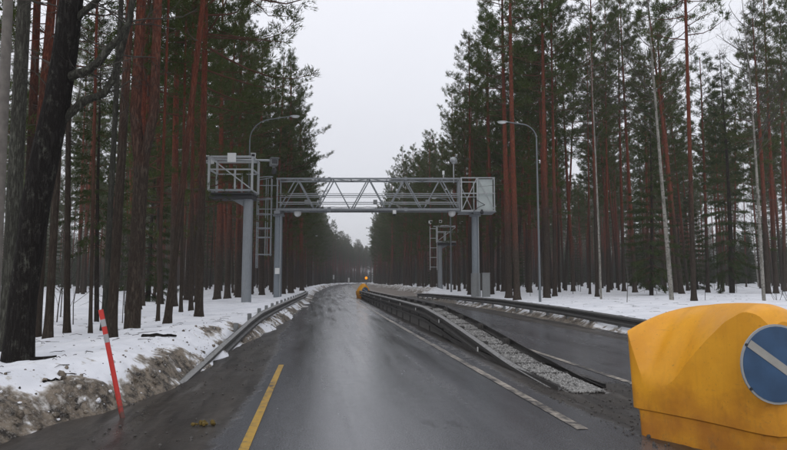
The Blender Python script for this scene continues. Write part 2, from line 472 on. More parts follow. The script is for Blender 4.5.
rd = grid('road', us, yr, road_h, M_road, {'across': lambda x, y: x - bend(y), 'mud': mud_f, 'sand': sand_f, 'track': lambda x, y: np.exp(-((x - bend(y) - .25) / .33) ** 2) + np.exp(-((x - bend(y) - 1.85) / .33) ** 2) + np.exp(-((x - bend(y) - 5.3) / .33) ** 2) + np.exp(-((x - bend(y) - 6.9) / .33) ** 2)}, True); rd['kind'] = 'structure'

def stripe(name, u0, w, y0, y1, mat):
    ys_ = np.arange(y0, y1, .5); mb = MB(); v = []
    for y in ys_:
        b = float(bend(y)); v += [(b + u0 - w / 2, y, .019), (b + u0 + w / 2, y, .019)]
    k = np.arange(len(ys_) - 1) * 2
    mb.add(v, np.stack([k, k + 1, k + 3, k + 2], 1))
    o = mb.build(name, mat); o['kind'] = 'structure'; return o
stripe('yellow_edge_line', -.63, .09, -2, 11.2, M_yline)
stripe('white_edge_line', 2.66, .12, 5.9, 210, M_wline)
stripe('white_edge_line', 4.56, .11, 7.2, 60, M_wline)

# ------------------------------------------------------------------ guard rails
WB = [(0, .155), (.018, .155), (.075, .118), (.075, .062), (.012, .022), (.012, -.022), (.075, -.062), (.075, -.118), (.018, -.155), (0, -.155)]
def resample(pl, step):
    pl = np.array(pl, float); s = np.concatenate([[0], np.cumsum(np.linalg.norm(np.diff(pl, axis=0), axis=1))])
    q = np.arange(0, s[-1], step); 
    return np.stack([np.interp(q, s, pl[:, k]) for k in range(pl.shape[1])], 1)
def beam(parent, name, pts, side, mat, prof=WB, thick=.008, topmat=None):
    """sweep the corrugated profile along pts (x, y, z of the beam's centre); side = +1 faces +x"""
    mb = MB(); pts = np.asarray(pts)
    pr = np.array(prof); t = len(pr)
    inner = pr - np.array([thick, 0]); ring = np.vstack([pr, inner[::-1]])
    d = np.gradient(pts, axis=0); d /= np.linalg.norm(d, axis=1)[:, None]
    nx = np.stack([d[:, 1], -d[:, 0], np.zeros(len(d))], 1) * side
    up = np.array([0, 0, 1.0])
    V = pts[:, None, :] + ring[None, :, 0, None] * nx[:, None, :] + ring[None, :, 1, None] * up
    m = len(ring); k = np.arange(m); k2 = (k + 1) % m
    for i in range(len(pts) - 1):
        f = np.stack([i * m + k, i * m + k2, (i + 1) * m + k2, (i + 1) * m + k], 1)
        if i == 0: F = [f]
        else: F.append(f)
    F = np.concatenate(F)
    top = np.isin(F[:, 0] % m, [0, 1, m - 1])
    v = V.reshape(-1, 3)
    base = mb.n
    mb.v.append(v); mb.n += len(v)
    mb.f.append((F[~top], 0, False)); mb.f.append((F[top], 1, False))
    for i in (0, len(pts) - 1):
        e = V[i]; ff = np.stack([np.arange(t - 1), np.arange(1, t), m - 2 - np.arange(t - 1), m - 1 - np.arange(t - 1)], 1)
        mb.add(e, ff)
    return mb.build(name, [mat, topmat or mat], parent)
def guard_rail(label, line, side, post_from, post_step=2.0, lower=False, topmat=None, post_h=.08, reflect=0, back=.11, mat=None):
    M_rail_ = mat or M_rail
    """line: (u, y, top z) in road coordinates"""
    L = np.array(line, float); L = np.stack([L[:, 0] + bend(L[:, 1]), L[:, 1], L[:, 2]], 1)
    t = thing('guard_rail', label, 'guard rail', (L[0, 0], L[0, 1], 0))
    o = np.array([L[0, 0], L[0, 1], 0])
    P = resample(L, .5) - o
    C = P.copy(); C[:, 2] -= .155
    for i in range(0, len(C) - 1, 8):
        beam(t, 'beam', C[i:i + 9], side, M_rail_, topmat=topmat)
    if lower:
        for i in range(0, len(C) - 1, 16):
            q = C[i:i + 17].copy(); q[:, 2] = np.maximum(q[:, 2] - .26, .035 + q[:, 2] * .1)
            beam(t, 'rub_rail', q, side, M_rail_, [(0.02, .05), (.06, .05), (.06, -.05), (.02, -.05)])
    Q = resample(L, post_step) - o
    k = 0
    for q in Q:
        if q[1] + o[1] < post_from: continue
        mb = MB(); nx = -side * back
        d = q[2] + post_h + .15
        mb.box((q[0] + nx, q[1], q[2] + post_h - d / 2), (.012, .11, d)); mb.box((q[0] + nx + side * .05, q[1] - .05, q[2] + post_h - d / 2), (.09, .01, d)); mb.box((q[0] + nx + side * .05, q[1] + .05, q[2] + post_h - d / 2), (.09, .01, d))
        mb.box((q[0] + nx + side * .075, q[1], q[2] - .155), (.035, .20, .26))
        pst = mb.build('post', M_rail_dark if mat is M_rail_dark else M_cab, t)
        if reflect and k % reflect == 0:
            rb = MB(); rb.box((q[0] + side * .088, q[1], q[2] - .155), (.012, .05, .09)); rb.build('reflector', M_white, t)
        k += 1
    return t
guard_rail('left guard rail rising out of the dirty snow bank beside the yellow line',
    [(-2.0, 9.2, .04), (-1.98, 10.5, .10), (-1.92, 13, .26), (-1.80, 16, .48), (-1.70, 18, .60), (-1.62, 22, .62), (-1.3, 40, .60), (-1.25, 47, .58), (-1.5, 60, .5)], 1, 14.2, topmat=M_railtop, post_h=.05, back=.2, mat=M_rail)
guard_rail('middle barrier rail along our lane, nearer of the two around the gravel strip',
    [(3.32, 8.0, .03), (3.31, 9.0, .07), (3.30, 10.2, .13), (3.3, 12.8, .35), (3.3, 15.6, .56), (3.3, 18.6, .72), (3.3, 24, .73), (3.25, 43, .70), (3.22, 51.5, .70)], -1, 11, 2.0, True, M_railtop, .0, 2, mat=M_rail_dark)
guard_rail('middle barrier rail along the far carriageway, behind the gravel strip',
    [(3.95, 8.1, .03), (3.93, 9.0, .09), (3.9, 10.8, .23), (3.9, 14.4, .51), (3.9, 18.6, .72), (3.88, 43, .70), (3.86, 51.5, .70)], 1, 11, 2.0, True, None, .0, mat=M_rail_dark)
guard_rail('right guard rail between the far carriageway and the snowy wood',
    [(8.5, 3, .42), (8.62, 9, .44), (8.8, 15.5, .46), (8.9, 21.5, .56), (9.0, 29.5, .60), (8.9, 40, .55), (8.6, 48, .5), (8.4, 53, .42)], -1, 4, 2.0, False, None, .0)

# gravel strip between the two middle rails, with cross ties
def gz_(y): return np.interp(y, [7.6, 8.6, 10.2, 12.8, 15.6, 18.6, 60], [.012, .035, .07, .24, .44, .60, .60])
yb = np.arange(7.7, 51.5, .25); ub = np.linspace(3.33, 3.88, 7)
X, Y = np.meshgrid(ub, yb); X = X + bend(Y); Z = gz_(Y) + .02 * fbm(X * 5, Y * 5, 101, 3)
mb = MB(); v = np.stack([X, Y, Z], -1).reshape(-1, 3); nx_ = len(ub)
i = (np.arange(len(yb) - 1)[:, None] * nx_ + np.arange(nx_ - 1)).ravel()
mb.add(v, np.stack([i, i + 1, i + nx_ + 1, i + nx_], 1), 0, True)
for c0, o in ((0, -1), (nx_ - 1, 1)):                       # side walls down to the road
    top = v.reshape(len(yb), nx_, 3)[:, c0]; bot = top.copy(); bot[:, 2] = -.05
    w_ = np.stack([top, bot], 1).reshape(-1, 3); k = np.arange(len(yb) - 1) * 2
    mb.add(w_, np.stack([k, k + 1, k + 3, k + 2], 1)[:, ::o])
gb = mb.build('gravel_strip', M_gravel); gb['kind'] = 'structure'
ico = None
def ico_verts():
    t = (1 + 5 ** .5) / 2
    v = np.array([(-1, t, 0), (1, t, 0), (-1, -t, 0), (1, -t, 0), (0, -1, t), (0, 1, t), (0, -1, -t), (0, 1, -t), (t, 0, -1), (t, 0, 1), (-t, 0, -1), (-t, 0, 1)]) / (1 + t * t) ** .5
    f = np.array([(0, 11, 5), (0, 5, 1), (0, 1, 7), (0, 7, 10), (0, 10, 11), (1, 5, 9), (5, 11, 4), (11, 10, 2), (10, 7, 6), (7, 1, 8), (3, 9, 4), (3, 4, 2), (3, 2, 6), (3, 6, 8), (3, 8, 9), (4, 9, 5), (2, 4, 11), (6, 2, 10), (8, 6, 7), (9, 8, 1)])
    return v, f
IV, IF = ico_verts()
def stones(mb, P, S):
    for p_, s_ in zip(P, S):
        v = IV * (s_ * (.65 + .5 * rng.random(3))) * (1 + .25 * (rng.random((12, 1)) - .5))
        a = rng.random() * 6.28; ca, sa = math.cos(a), math.sin(a)
        v = v @ np.array([[ca, -sa, 0], [sa, ca, 0], [0, 0, 1]]).T
        mb.add(v + p_, IF)
mb = MB(); N = 8000
yy = 7.75 + (rng.random(N) ** 1.5) * 11.5; uu = 3.36 + rng.random(N) * .46
keep = (np.abs(((yy - 8.6) % .98) - .49) < (.44 + .06 * rng.random(N)))
yy, uu = yy[keep], uu[keep]; xx = uu + bend(yy)
stones(mb, np.stack([xx, yy, gz_(yy) + .012 + .015 * rng.random(len(yy))], 1), (.008 + .015 * rng.random(len(yy)) ** 2))
st = mb.build('gravel', M_stone); st['kind'] = 'stuff'
# loose stones, ice crumbs on the muddy shoulders
mb = MB(); N = 700
yy = np.concatenate([5.2 + rng.random(450) * 3.6, 5 + rng.random(250) * 12]); xx = np.concatenate([2.95 + rng.random(450) * 1.6, -2.2 + rng.random(250) * 1.3])
stones(mb, np.stack([xx, yy, np.full(len(yy), .02)], 1), .006 + .016 * rng.random(len(yy)) ** 3)
st = mb.build('road_grit', mat_plain('dark_grit', (.07, .065, .06), .8, 0, .6, 30)); st['kind'] = 'stuff'
for k, y in enumerate(np.arange(8.6, 19.5, .98)):
    pass
frame = thing('barrier_cross_ties', 'steel cross ties joining the two middle rails over the gravel strip', 'barrier ties', (3.6, 8.6, 0))
for y in np.arange(9.1, 19.6, .98):
    mb = MB(); z = float(gz_(y)); bx = float(bend(y))
    mb.box((3.61 + bx - 3.6, y - 8.6, z + .004), (.54, .05, .05)); mb.box((3.61 + bx - 3.6, y - 8.6, z + .034), (.54, .02, .012))
    mb.build('cross_tie', M_rail_dark, frame)

# lumps the plough threw up along both snow banks
mb = MB(); dv = []
for k in range(1100):
    if k < 700:
        y = 5.2 + 24 * rng.random() ** 1.7; el = .02 + .75 * rng.random() ** 1.7; x = float(left_foot(y)) - el + float(bend(y))
    else:
        y = 12 + 40 * rng.random(); el = .05 + 1.0 * rng.random(); x = float(right_foot(y)) + el + float(bend(y))
    z = float(ground_h(x, y)); sz = .010 + .045 * rng.random() ** 4
    stones(mb, [np.array([x, y, z + sz * .15])], [sz]); dv.append(np.full(12, np.clip(.95 - .55 * el + .35 * rng.normal(), 0, 1)))
ck = mb.build('snow_lumps', M_snow, attrs={'dirt': np.concatenate(dv)}); ck['kind'] = 'stuff'

# ------------------------------------------------------------------ overhead gantry
YAW = R(-7.235)
ga = thing('overhead_gantry', 'long steel lattice gantry spanning both carriageways on two round grey pillars', 'gantry', (-2.83, 42.7, 0), YAW)
def part(mb, name, mat, parent): return mb.build(name, mat, parent)
def pillar(parent, x, y, z0, z1, r, mat=None, taper=.92):
    mb = MB(); mb.tube([(x, y, z0), (x, y, z1)], [r, r * taper], 20)
    o = mb.build('pillar', mat or M_pillar, parent)
    b = MB(); b.cyl((x, y, z0), (x, y, z0 + .05), r * 1.55, 20)
    for k in range(8):
        a = k * math.pi / 4; b.cyl((x + math.cos(a) * r * 1.3, y + math.sin(a) * r * 1.3, z0 + .04), (x + math.cos(a) * r * 1.3, y + math.sin(a) * r * 1.3, z0 + .11), .02, 6)
    b.build('base_plate', M_steel, o)
    return o
pillar(ga, 0.0, .6, -.1, 6.20, .29)
pillar(ga, 14.0, .6, .2, 6.20, .27)
mb = MB(); mb.cyl((14.0, .6, .2), (14.0, .6, 2.05), .34, 20); part(mb, 'pillar_sleeve', M_cab, ga)
for x in (0.0, 14.0):
    mb = MB(); mb.box((x, .6, 6.32), (.42, 1.5, .22)); mb.box((x, .6, 6.19), (.7, .7, .06)); part(mb, 'saddle', M_steel, ga)
ZB, ZT = 6.52, 8.72
for y in (0, 1.2):
    for z, s_ in ((ZB, .15), (ZT, .11)):
        mb = MB(); mb.box((6.4, y, z), (13.0, s_, s_)); part(mb, 'chord', M_steel, ga)
    for z in (ZB + .52, ZB + 1.02, ZB + 1.14):
        mb = MB(); mb.cyl((0, y + (.09 if y == 0 else -.09), z), (12.9, y + (.09 if y == 0 else -.09), z), .032 if z < 7.2 else .024, 8); part(mb, 'handrail', M_steel_l, ga)
    for k in range(5):
        xb0, xt, xb1 = .05 + 2.55 * k, 1.32 + 2.55 * k, .05 + 2.55 * (k + 1)
        for a, b in ((xb0, xt), (xb1, xt)):
            mb = MB(); mb.bar((a + (.08 if a < b else -.08), y, ZB + .06), (b + (-.06 if a < b else .06), y, ZT - .04), .075, .075); part(mb, 'brace', M_steel, ga)
    for x in (-.02, 12.86):
        mb = MB(); mb.box((x, y, (ZB + ZT) / 2), (.1, .1, ZT - ZB)); part(mb, 'end_post', M_steel, ga)
for k in range(11):
    x = .05 + 1.275 * k
    mb = MB(); mb.box((x, .6, ZT), (.05, 1.1, .05)); part(mb, 'cross_member', M_steel, ga)
    if k < 10:
        mb = MB(); a, b = ((.05, 1.15) if k % 2 else (1.15, .05)); mb.bar((x, a, ZT + .002), (x + 1.275, b, ZT + .002), .04, .04); part(mb, 'top_brace', M_steel, ga)
mb = MB()
mb.box((6.4, .6, ZB - .02), (12.8, 1.0, .03))
for k in range(26): mb.box((.1 + k * .5, .6, ZB - .06), (.04, 1.05, .05))
part(mb, 'walkway_grating', M_steel, ga)
for x in (3.65, 9.05):
    for z, w_ in ((ZB, .26), (ZT, .2)): mb = MB(); mb.box((x, -.085, z), (w_, .02, w_)); part(mb, 'splice_plate', M_steel, ga)
for y_, z_ in ((-.10, 6.70), (-.11, 6.66), (-.10, 8.60)):
    a_ = np.linspace(.1, 12.8, 60); mb = MB(); mb.tube(np.stack([a_, np.full(60, y_), z_ - .035 * np.abs(np.sin(a_ * 2.46))], 1), .014, 5); part(mb, 'cable', M_dark, ga)
# end cage at the right with pale panel
ex = 12.95
for x in (ex, 14.05, 15.25):
    for y in (-.35, 1.45):
        mb = MB(); mb.box((x, y, 7.56), (.08, .08, 2.36)); part(mb, 'cage_post', M_steel_l, ga)
for y in (-.35, 1.45):
    for z in (6.40, 7.62, 8.72):
        mb = MB(); mb.box((14.1, y - .003, z), (2.4, .07, .07)); part(mb, 'cage_rail', M_steel_l, ga)
for a, b in (((ex + .05, 6.5), (14.0, 8.65)), ((14.1, 8.65), (15.2, 6.5))):
    mb = MB(); mb.bar((a[0], -.40, a[1]), (b[0], -.40, b[1]), .06, .05); part(mb, 'brace', M_steel_l, ga)
mb = MB(); mb.bar((ex + .05, 1.48, 8.65), (14.0, 1.48, 6.5), .06, .05); part(mb, 'brace', M_steel_l, ga)
for z in (6.40, 8.72):
    for x in (ex, 15.25):
        mb = MB(); mb.box((x + .003, .55, z), (.07, 1.75, .07)); part(mb, 'cage_rail', M_steel_l, ga)
mb = MB(); mb.box((14.1, .55, 6.33), (2.5, 1.9, .05)); part(mb, 'cage_floor', M_steel, ga)
mb = MB(); mb.box((14.66, .2, 7.55), (1.02, .7, 2.2)); cabn = part(mb, 'cabinet', M_panel, ga)
mb = MB(); mb.box((14.66, -.156, 7.55), (.96, .012, 2.1)); mb.box((14.25, -.17, 7.5), (.03, .03, .3)); part(mb, 'cabinet_door', M_panel, cabn)
mb = MB()
a = np.linspace(0, 1, 14); mb.tube(np.stack([13.75 + .95 * np.sin(a * 3.14) * (1 - .3 * a), np.full(14, -.44), 7.3 - 1.0 * a - .15 * np.sin(a * 6)], 1), .025, 6); part(mb, 'cable', M_dark, ga)
mb = MB(); mb.sphere((14.35, -.42, 6.27), (.13, .13, .16), 10, 6); mb.box((14.35, -.42, 6.42), (.12, .12, .1)); part(mb, 'dark_lamp', M_dark, ga)
# domes, cameras under and on the truss
for x in (1.35, 12.35):
    mb = MB(); mb.cyl((x, .5, 6.30), (x, .5, 6.44), .26, 16); mb.sphere((x, .5, 6.30), (.26, .26, -.24), 16, 6, 0, 0.0); part(mb, 'dome', M_white, ga)
mb = MB(); mb.cyl((8.25, -.05, 6.2), (8.25, -.05, 6.45), .13, 14); mb.cyl((8.25, -.05, 6.4), (8.25, -.05, 6.46), .06, 10)
o = part(mb, 'dome_camera', M_white, ga); mb = MB(); mb.sphere((8.25, -.05, 6.19), (.12, .12, -.14), 14, 6, 0, 0.0); part(mb, 'camera_lens', M_lens, o)
mb = MB(); mb.cyl((11.72, 0, 8.75), (11.72, 0, 9.02), .025, 8); mb.box((11.72, 0, 9.14), (.14, .16, .26)); part(mb, 'small_sensor', M_white, ga)
mb = MB(); mb.cyl((12.5, .5, 8.5), (12.5, .5, 10.02), .045, 10)
o = part(mb, 'mast', M_steel_l, ga); mb = MB(); mb.sphere((12.5, .5, 10.16), (.27, .27, .22), 14, 8); mb.cyl((12.5, .5, 9.9), (12.5, .5, 9.97), .14, 12); part(mb, 'mast_ball', M_steel_l, o)
# ladder with safety cage at the left end
for x in (0.0, 14.0):
    mb = MB(); mb.cyl((x + .2, .33, .3), (x + .2, .33, 6.2), .03, 8); part(mb, 'conduit', M_steel_l, ga)
    mb = MB(); mb.cyl((x, .6, 6.10), (x, .6, 6.16), .42, 20); part(mb, 'flange', M_steel, ga)
mb = MB(); mb.box((.02, .26, 2.2), (.3, .14, .42)); part(mb, 'junction_box', M_white, ga)
for x, w_ in ((2.1, .35), (6.9, .28), (10.6, .3)):
    mb = MB(); mb.box((x, .0, 7.05), (w_, .16, .3)); part(mb, 'junction_box', M_cab, ga)
mb = MB()
lx = -1.42
for y in (-.05, .42): mb.box((lx, y, 5.55), (.06, .045, 6.3)); 
L_ = mb.build('ladder', M_steel, ga)
for k in range(20):
    mb = MB(); mb.cyl((lx, -.05, 2.6 + .3 * k), (lx, .42, 2.6 + .3 * k), .016, 6); mb.build('rung', M_steel, L_)
for z in (3.35, 4.55, 5.2, 6.2, 7.3, 8.75):
    a = np.linspace(-math.pi * .5, math.pi * .5, 12)
    h = MB(); h.tube(np.stack([lx + 1.02 * np.cos(a), .185 + .42 * np.sin(a), np.full(12, z) + (.14 * np.cos(a) if z > 8 else 0)], 1), .032, 6, smooth=False)
    h.build('hoop', M_steel, L_)
for a in (-.9, -.35, .35, .9):
    h = MB(); h.box((lx + 1.02 * math.cos(a), .185 + .42 * math.sin(a), 6.0), (.05, .02, 5.5)); h.build('cage_strip', M_steel, L_)
for z in (6.6, 8.3):
    mb = MB(); mb.box((lx / 2 + .0, .42, z), (-lx, .06, .06)); part(mb, 'ladder_bracket', M_steel, ga)
c = thing('equipment_cabinet', 'tall grey metal cabinet standing in the snow beside the right gantry pillar', 'cabinet', (11.55, 40.4, .28), YAW)
mb = MB(); mb.box((0, 0, .88), (.5, .42, 1.7)); part(mb, 'body', M_cab, c)
mb = MB(); mb.box((0, -.215, .9), (.44, .015, 1.6)); mb.box((.17, -.23, .9), (.03, .03, .16)); part(mb, 'door', M_cab, c)
mb = MB(); mb.box((0, 0, 1.76), (.56, .48, .05)); part(mb, 'roof', M_cab, c); mb = MB(); mb.box((0, 0, -.1), (.54, .46, .26)); part(mb, 'plinth', M_concrete, c)

# ------------------------------------------------------------------ camera platforms on columns
def camera_head(parent, c, rz, s=1.0):
    rot = np.array(Matrix.Rotation(rz, 3, 'Z'))
    mb = MB(); mb.box(c, (.34 * s, .52 * s, .28 * s), rot); mb.box(np.array(c) + rot @ np.array([0, -.06 * s, .165 * s]), (.40 * s, .68 * s, .03 * s), rot)
    mb.box(np.array(c) + np.array([0, 0, -.2 * s]), (.12 * s, .12 * s, .14 * s)); o = mb.build('camera', M_cab if s > .9 else M_white, parent)
    l = MB(); l.box(np.array(c) + rot @ np.array([0, -.265 * s, 0]), (.26 * s, .02, .2 * s), rot); l.build('camera_window', M_lens, o)
    return o
def platform(label, loc, rz, H0, colh, mirror, cams):
    t = thing('camera_platform', label, 'camera platform', loc, rz)
    pillar(t, 0, 0, -.15, colh, .27, M_steel, .95)
    m = -1 if mirror else 1
    x0, x1 = (-2.08 * m, .38 * m)
    lo, hi = min(x0, x1), max(x0, x1); W = hi - lo; cx = (lo + hi) / 2
    z0, z1 = H0, H0 + 1.85
    mb = MB(); mb.box((cx, .1, z0 - .16), (W - .12, 1.5, .09)); mb.box((cx, .1, z0 - .36), (W - .12, 1.3, .10)); part(mb, 'deck', M_grate, t)
    mb = MB(); mb.box((cx, .1, z0 - .26), (W - .2, 1.1, .10)); part(mb, 'deck_bearer', M_dark, t)
    for y in (-.65, .85):
        for x in (lo + .05, hi - .05): mb = MB(); mb.box((x, y, (z0 + z1) / 2), (.11, .11, z1 - z0)); part(mb, 'corner_post', M_steel_l, t)
        for z, th in ((z0, .12), (z1, .11), (z0 + 1.15, .07)):
            mb = MB(); mb.box((cx, y + .003, z), (W - .22, th, th)); part(mb, 'rail', M_steel_l if z > z0 else M_steel, t)
        mb = MB(); mb.box((cx + .25 * m, y, z0 + .6), (.09, .07, 1.05)); part(mb, 'mid_post', M_steel_l, t)
    mb = MB(); mb.bar((x0 + .12 * m, -.72, z1 - .08), (x1 - .12 * m, -.72, z0 + .1), .09, .06); part(mb, 'brace', M_steel_l, t)
    for x in (lo + .05, hi - .05):
        for z in (z0, z0 + 1.15, z1): mb = MB(); mb.box((x, .1, z), (.08, 1.38, .08)); part(mb, 'rail', M_steel_l, t)
    mb = MB(); mb.add([(-.27 * m, -.04, z0 - .42), (-.27 * m, .04, z0 - .42), (-.95 * m, -.04, z0 - .42), (-.95 * m, .04, z0 - .42), (-.27 * m, -.04, z0 - .8), (-.27 * m, .04, z0 - .8)], [(0, 1, 3, 2), (2, 3, 5, 4), (0, 4, 5, 1)])
    mb.add([(-.27 * m, -.04, z0 - .42), (-.95 * m, -.04, z0 - .42), (-.27 * m, -.04, z0 - .8), (-.27 * m, .04, z0 - .42), (-.95 * m, .04, z0 - .42), (-.27 * m, .04, z0 - .8)], [(0, 1, 2), (5, 4, 3)])
    part(mb, 'bracket', M_steel, t)
    mb = MB(); mb.cyl((lo - .35, -.2, z1 - .05), (hi + 1.05, -.2, z1 - .12), .06, 8); part(mb, 'camera_boom', M_steel_l, t)
    for c_, rz_, s_ in cams: camera_head(t, c_, rz_, s_)
    return t
pl = platform('steel camera platform on a round grey column at the left roadside', (-3.82, 33.72, 0), YAW, 6.42, 6.0, False,
    [((-2.35, -.45, 8.17), .5, .9), ((-2.15, -.2, 8.1), -.4, .8), ((1.42, -.25, 8.02), .35, 1.15), ((.1, .5, 8.55), .2, .7)])
mb = MB(); mb.box((-.78, -.74, 8.2), (.44, .14, .5)); part(mb, 'white_box', M_white, pl)
mb = MB(); mb.sphere((1.45, -.25, 7.55), (.14, .14, .2), 10, 6); mb.cyl((1.45, -.25, 7.6), (1.45, -.25, 7.85), .05, 8); part(mb, 'dark_lamp', M_dark, pl)
pr = platform('far smaller-looking camera platform on a column beyond the right end of the gantry', (14.18, 68.76, .1), YAW, 5.95, 5.6, True,
    [((-1.1, -.2, 8.25), .2, .9), ((.1, -.2, 8.3), -.2, .85), ((2.5, -.2, 8.2), .3, .8)])
mb = MB()
for x in (-1.15, -.35): mb.box((x, -.3, 5.2), (.07, .06, 5.1))
L2 = mb.build('ladder', M_steel_l, pr)
for k in range(5):
    mb = MB(); mb.box((-.75, -.3, 3.0 + k * 1.12), (.74, .05, .06)); mb.build('rung', M_steel_l, L2)

# ------------------------------------------------------------------ street lamps
def street_lamp(label, loc, H, arm, rz=0.0, r=.075, head=True, group='street lamps along the wood'):
    t = thing('street_lamp', label, 'street lamp', loc, rz, group)
    mb = MB(); mb.tube([(0, 0, -.2), (0, 0, H * .35), (0, 0, H - arm * .75)], [r * 1.25, r, r * .7], 12); part(mb, 'pole', M_lamp, t)
    a = np.linspace(0, math.pi / 2, 9); rr = arm * .75
    pts = [(-(rr - rr * math.cos(q)) * 1.0, 0, H - rr + rr * math.sin(q) * .94) for q in a] + [(-arm * 1.35, 0, H + arm * .05)]
    mb = MB(); mb.tube(pts, r * .58, 8); part(mb, 'arm', M_lamp, t)
    if head:
        mb = MB(); mb.sphere((-arm * 1.35 - .22, 0, H + arm * .05), (.30, .12, .055), 12, 6); o = part(mb, 'lamp_head', M_steel_l, t)
        mb = MB(); mb.sphere((-arm * 1.35 - .25, 0, H + arm * .05 - .03), (.22, .11, -.07), 12, 5, 0, 0.0); mb.build('lamp_glass', M_white, o)
    return t
street_lamp('lone grey street lamp with bent arm standing in snow behind the right guard rail', (11.36, 29.8, .3), 9.5, 1.15, YAW, .055)
street_lamp('street lamp whose curved arm rises above the left camera platform', (-3.95, 34.9, .2), 10.75, 1.75, math.pi + YAW, .05)
street_lamp('grey street lamp standing just right of the left gantry pillar', (-4.15, 71.1, .1), 10.0, 1.3, math.pi)
street_lamp('thin distant street lamp right of the left gantry pillar, nearer of two', (-2.2, 121.2, .2), 10.3, 1.3, math.pi)
street_lamp('farthest thin street lamp on the left, close to the road bend', (-1.0, 146.3, .2), 10.2, 1.3, math.pi)
street_lamp('slender street lamp post standing between the far camera platform and the right gantry pillar', (12.8, 56.8, .3), 9.2, 1.0, YAW, .07)

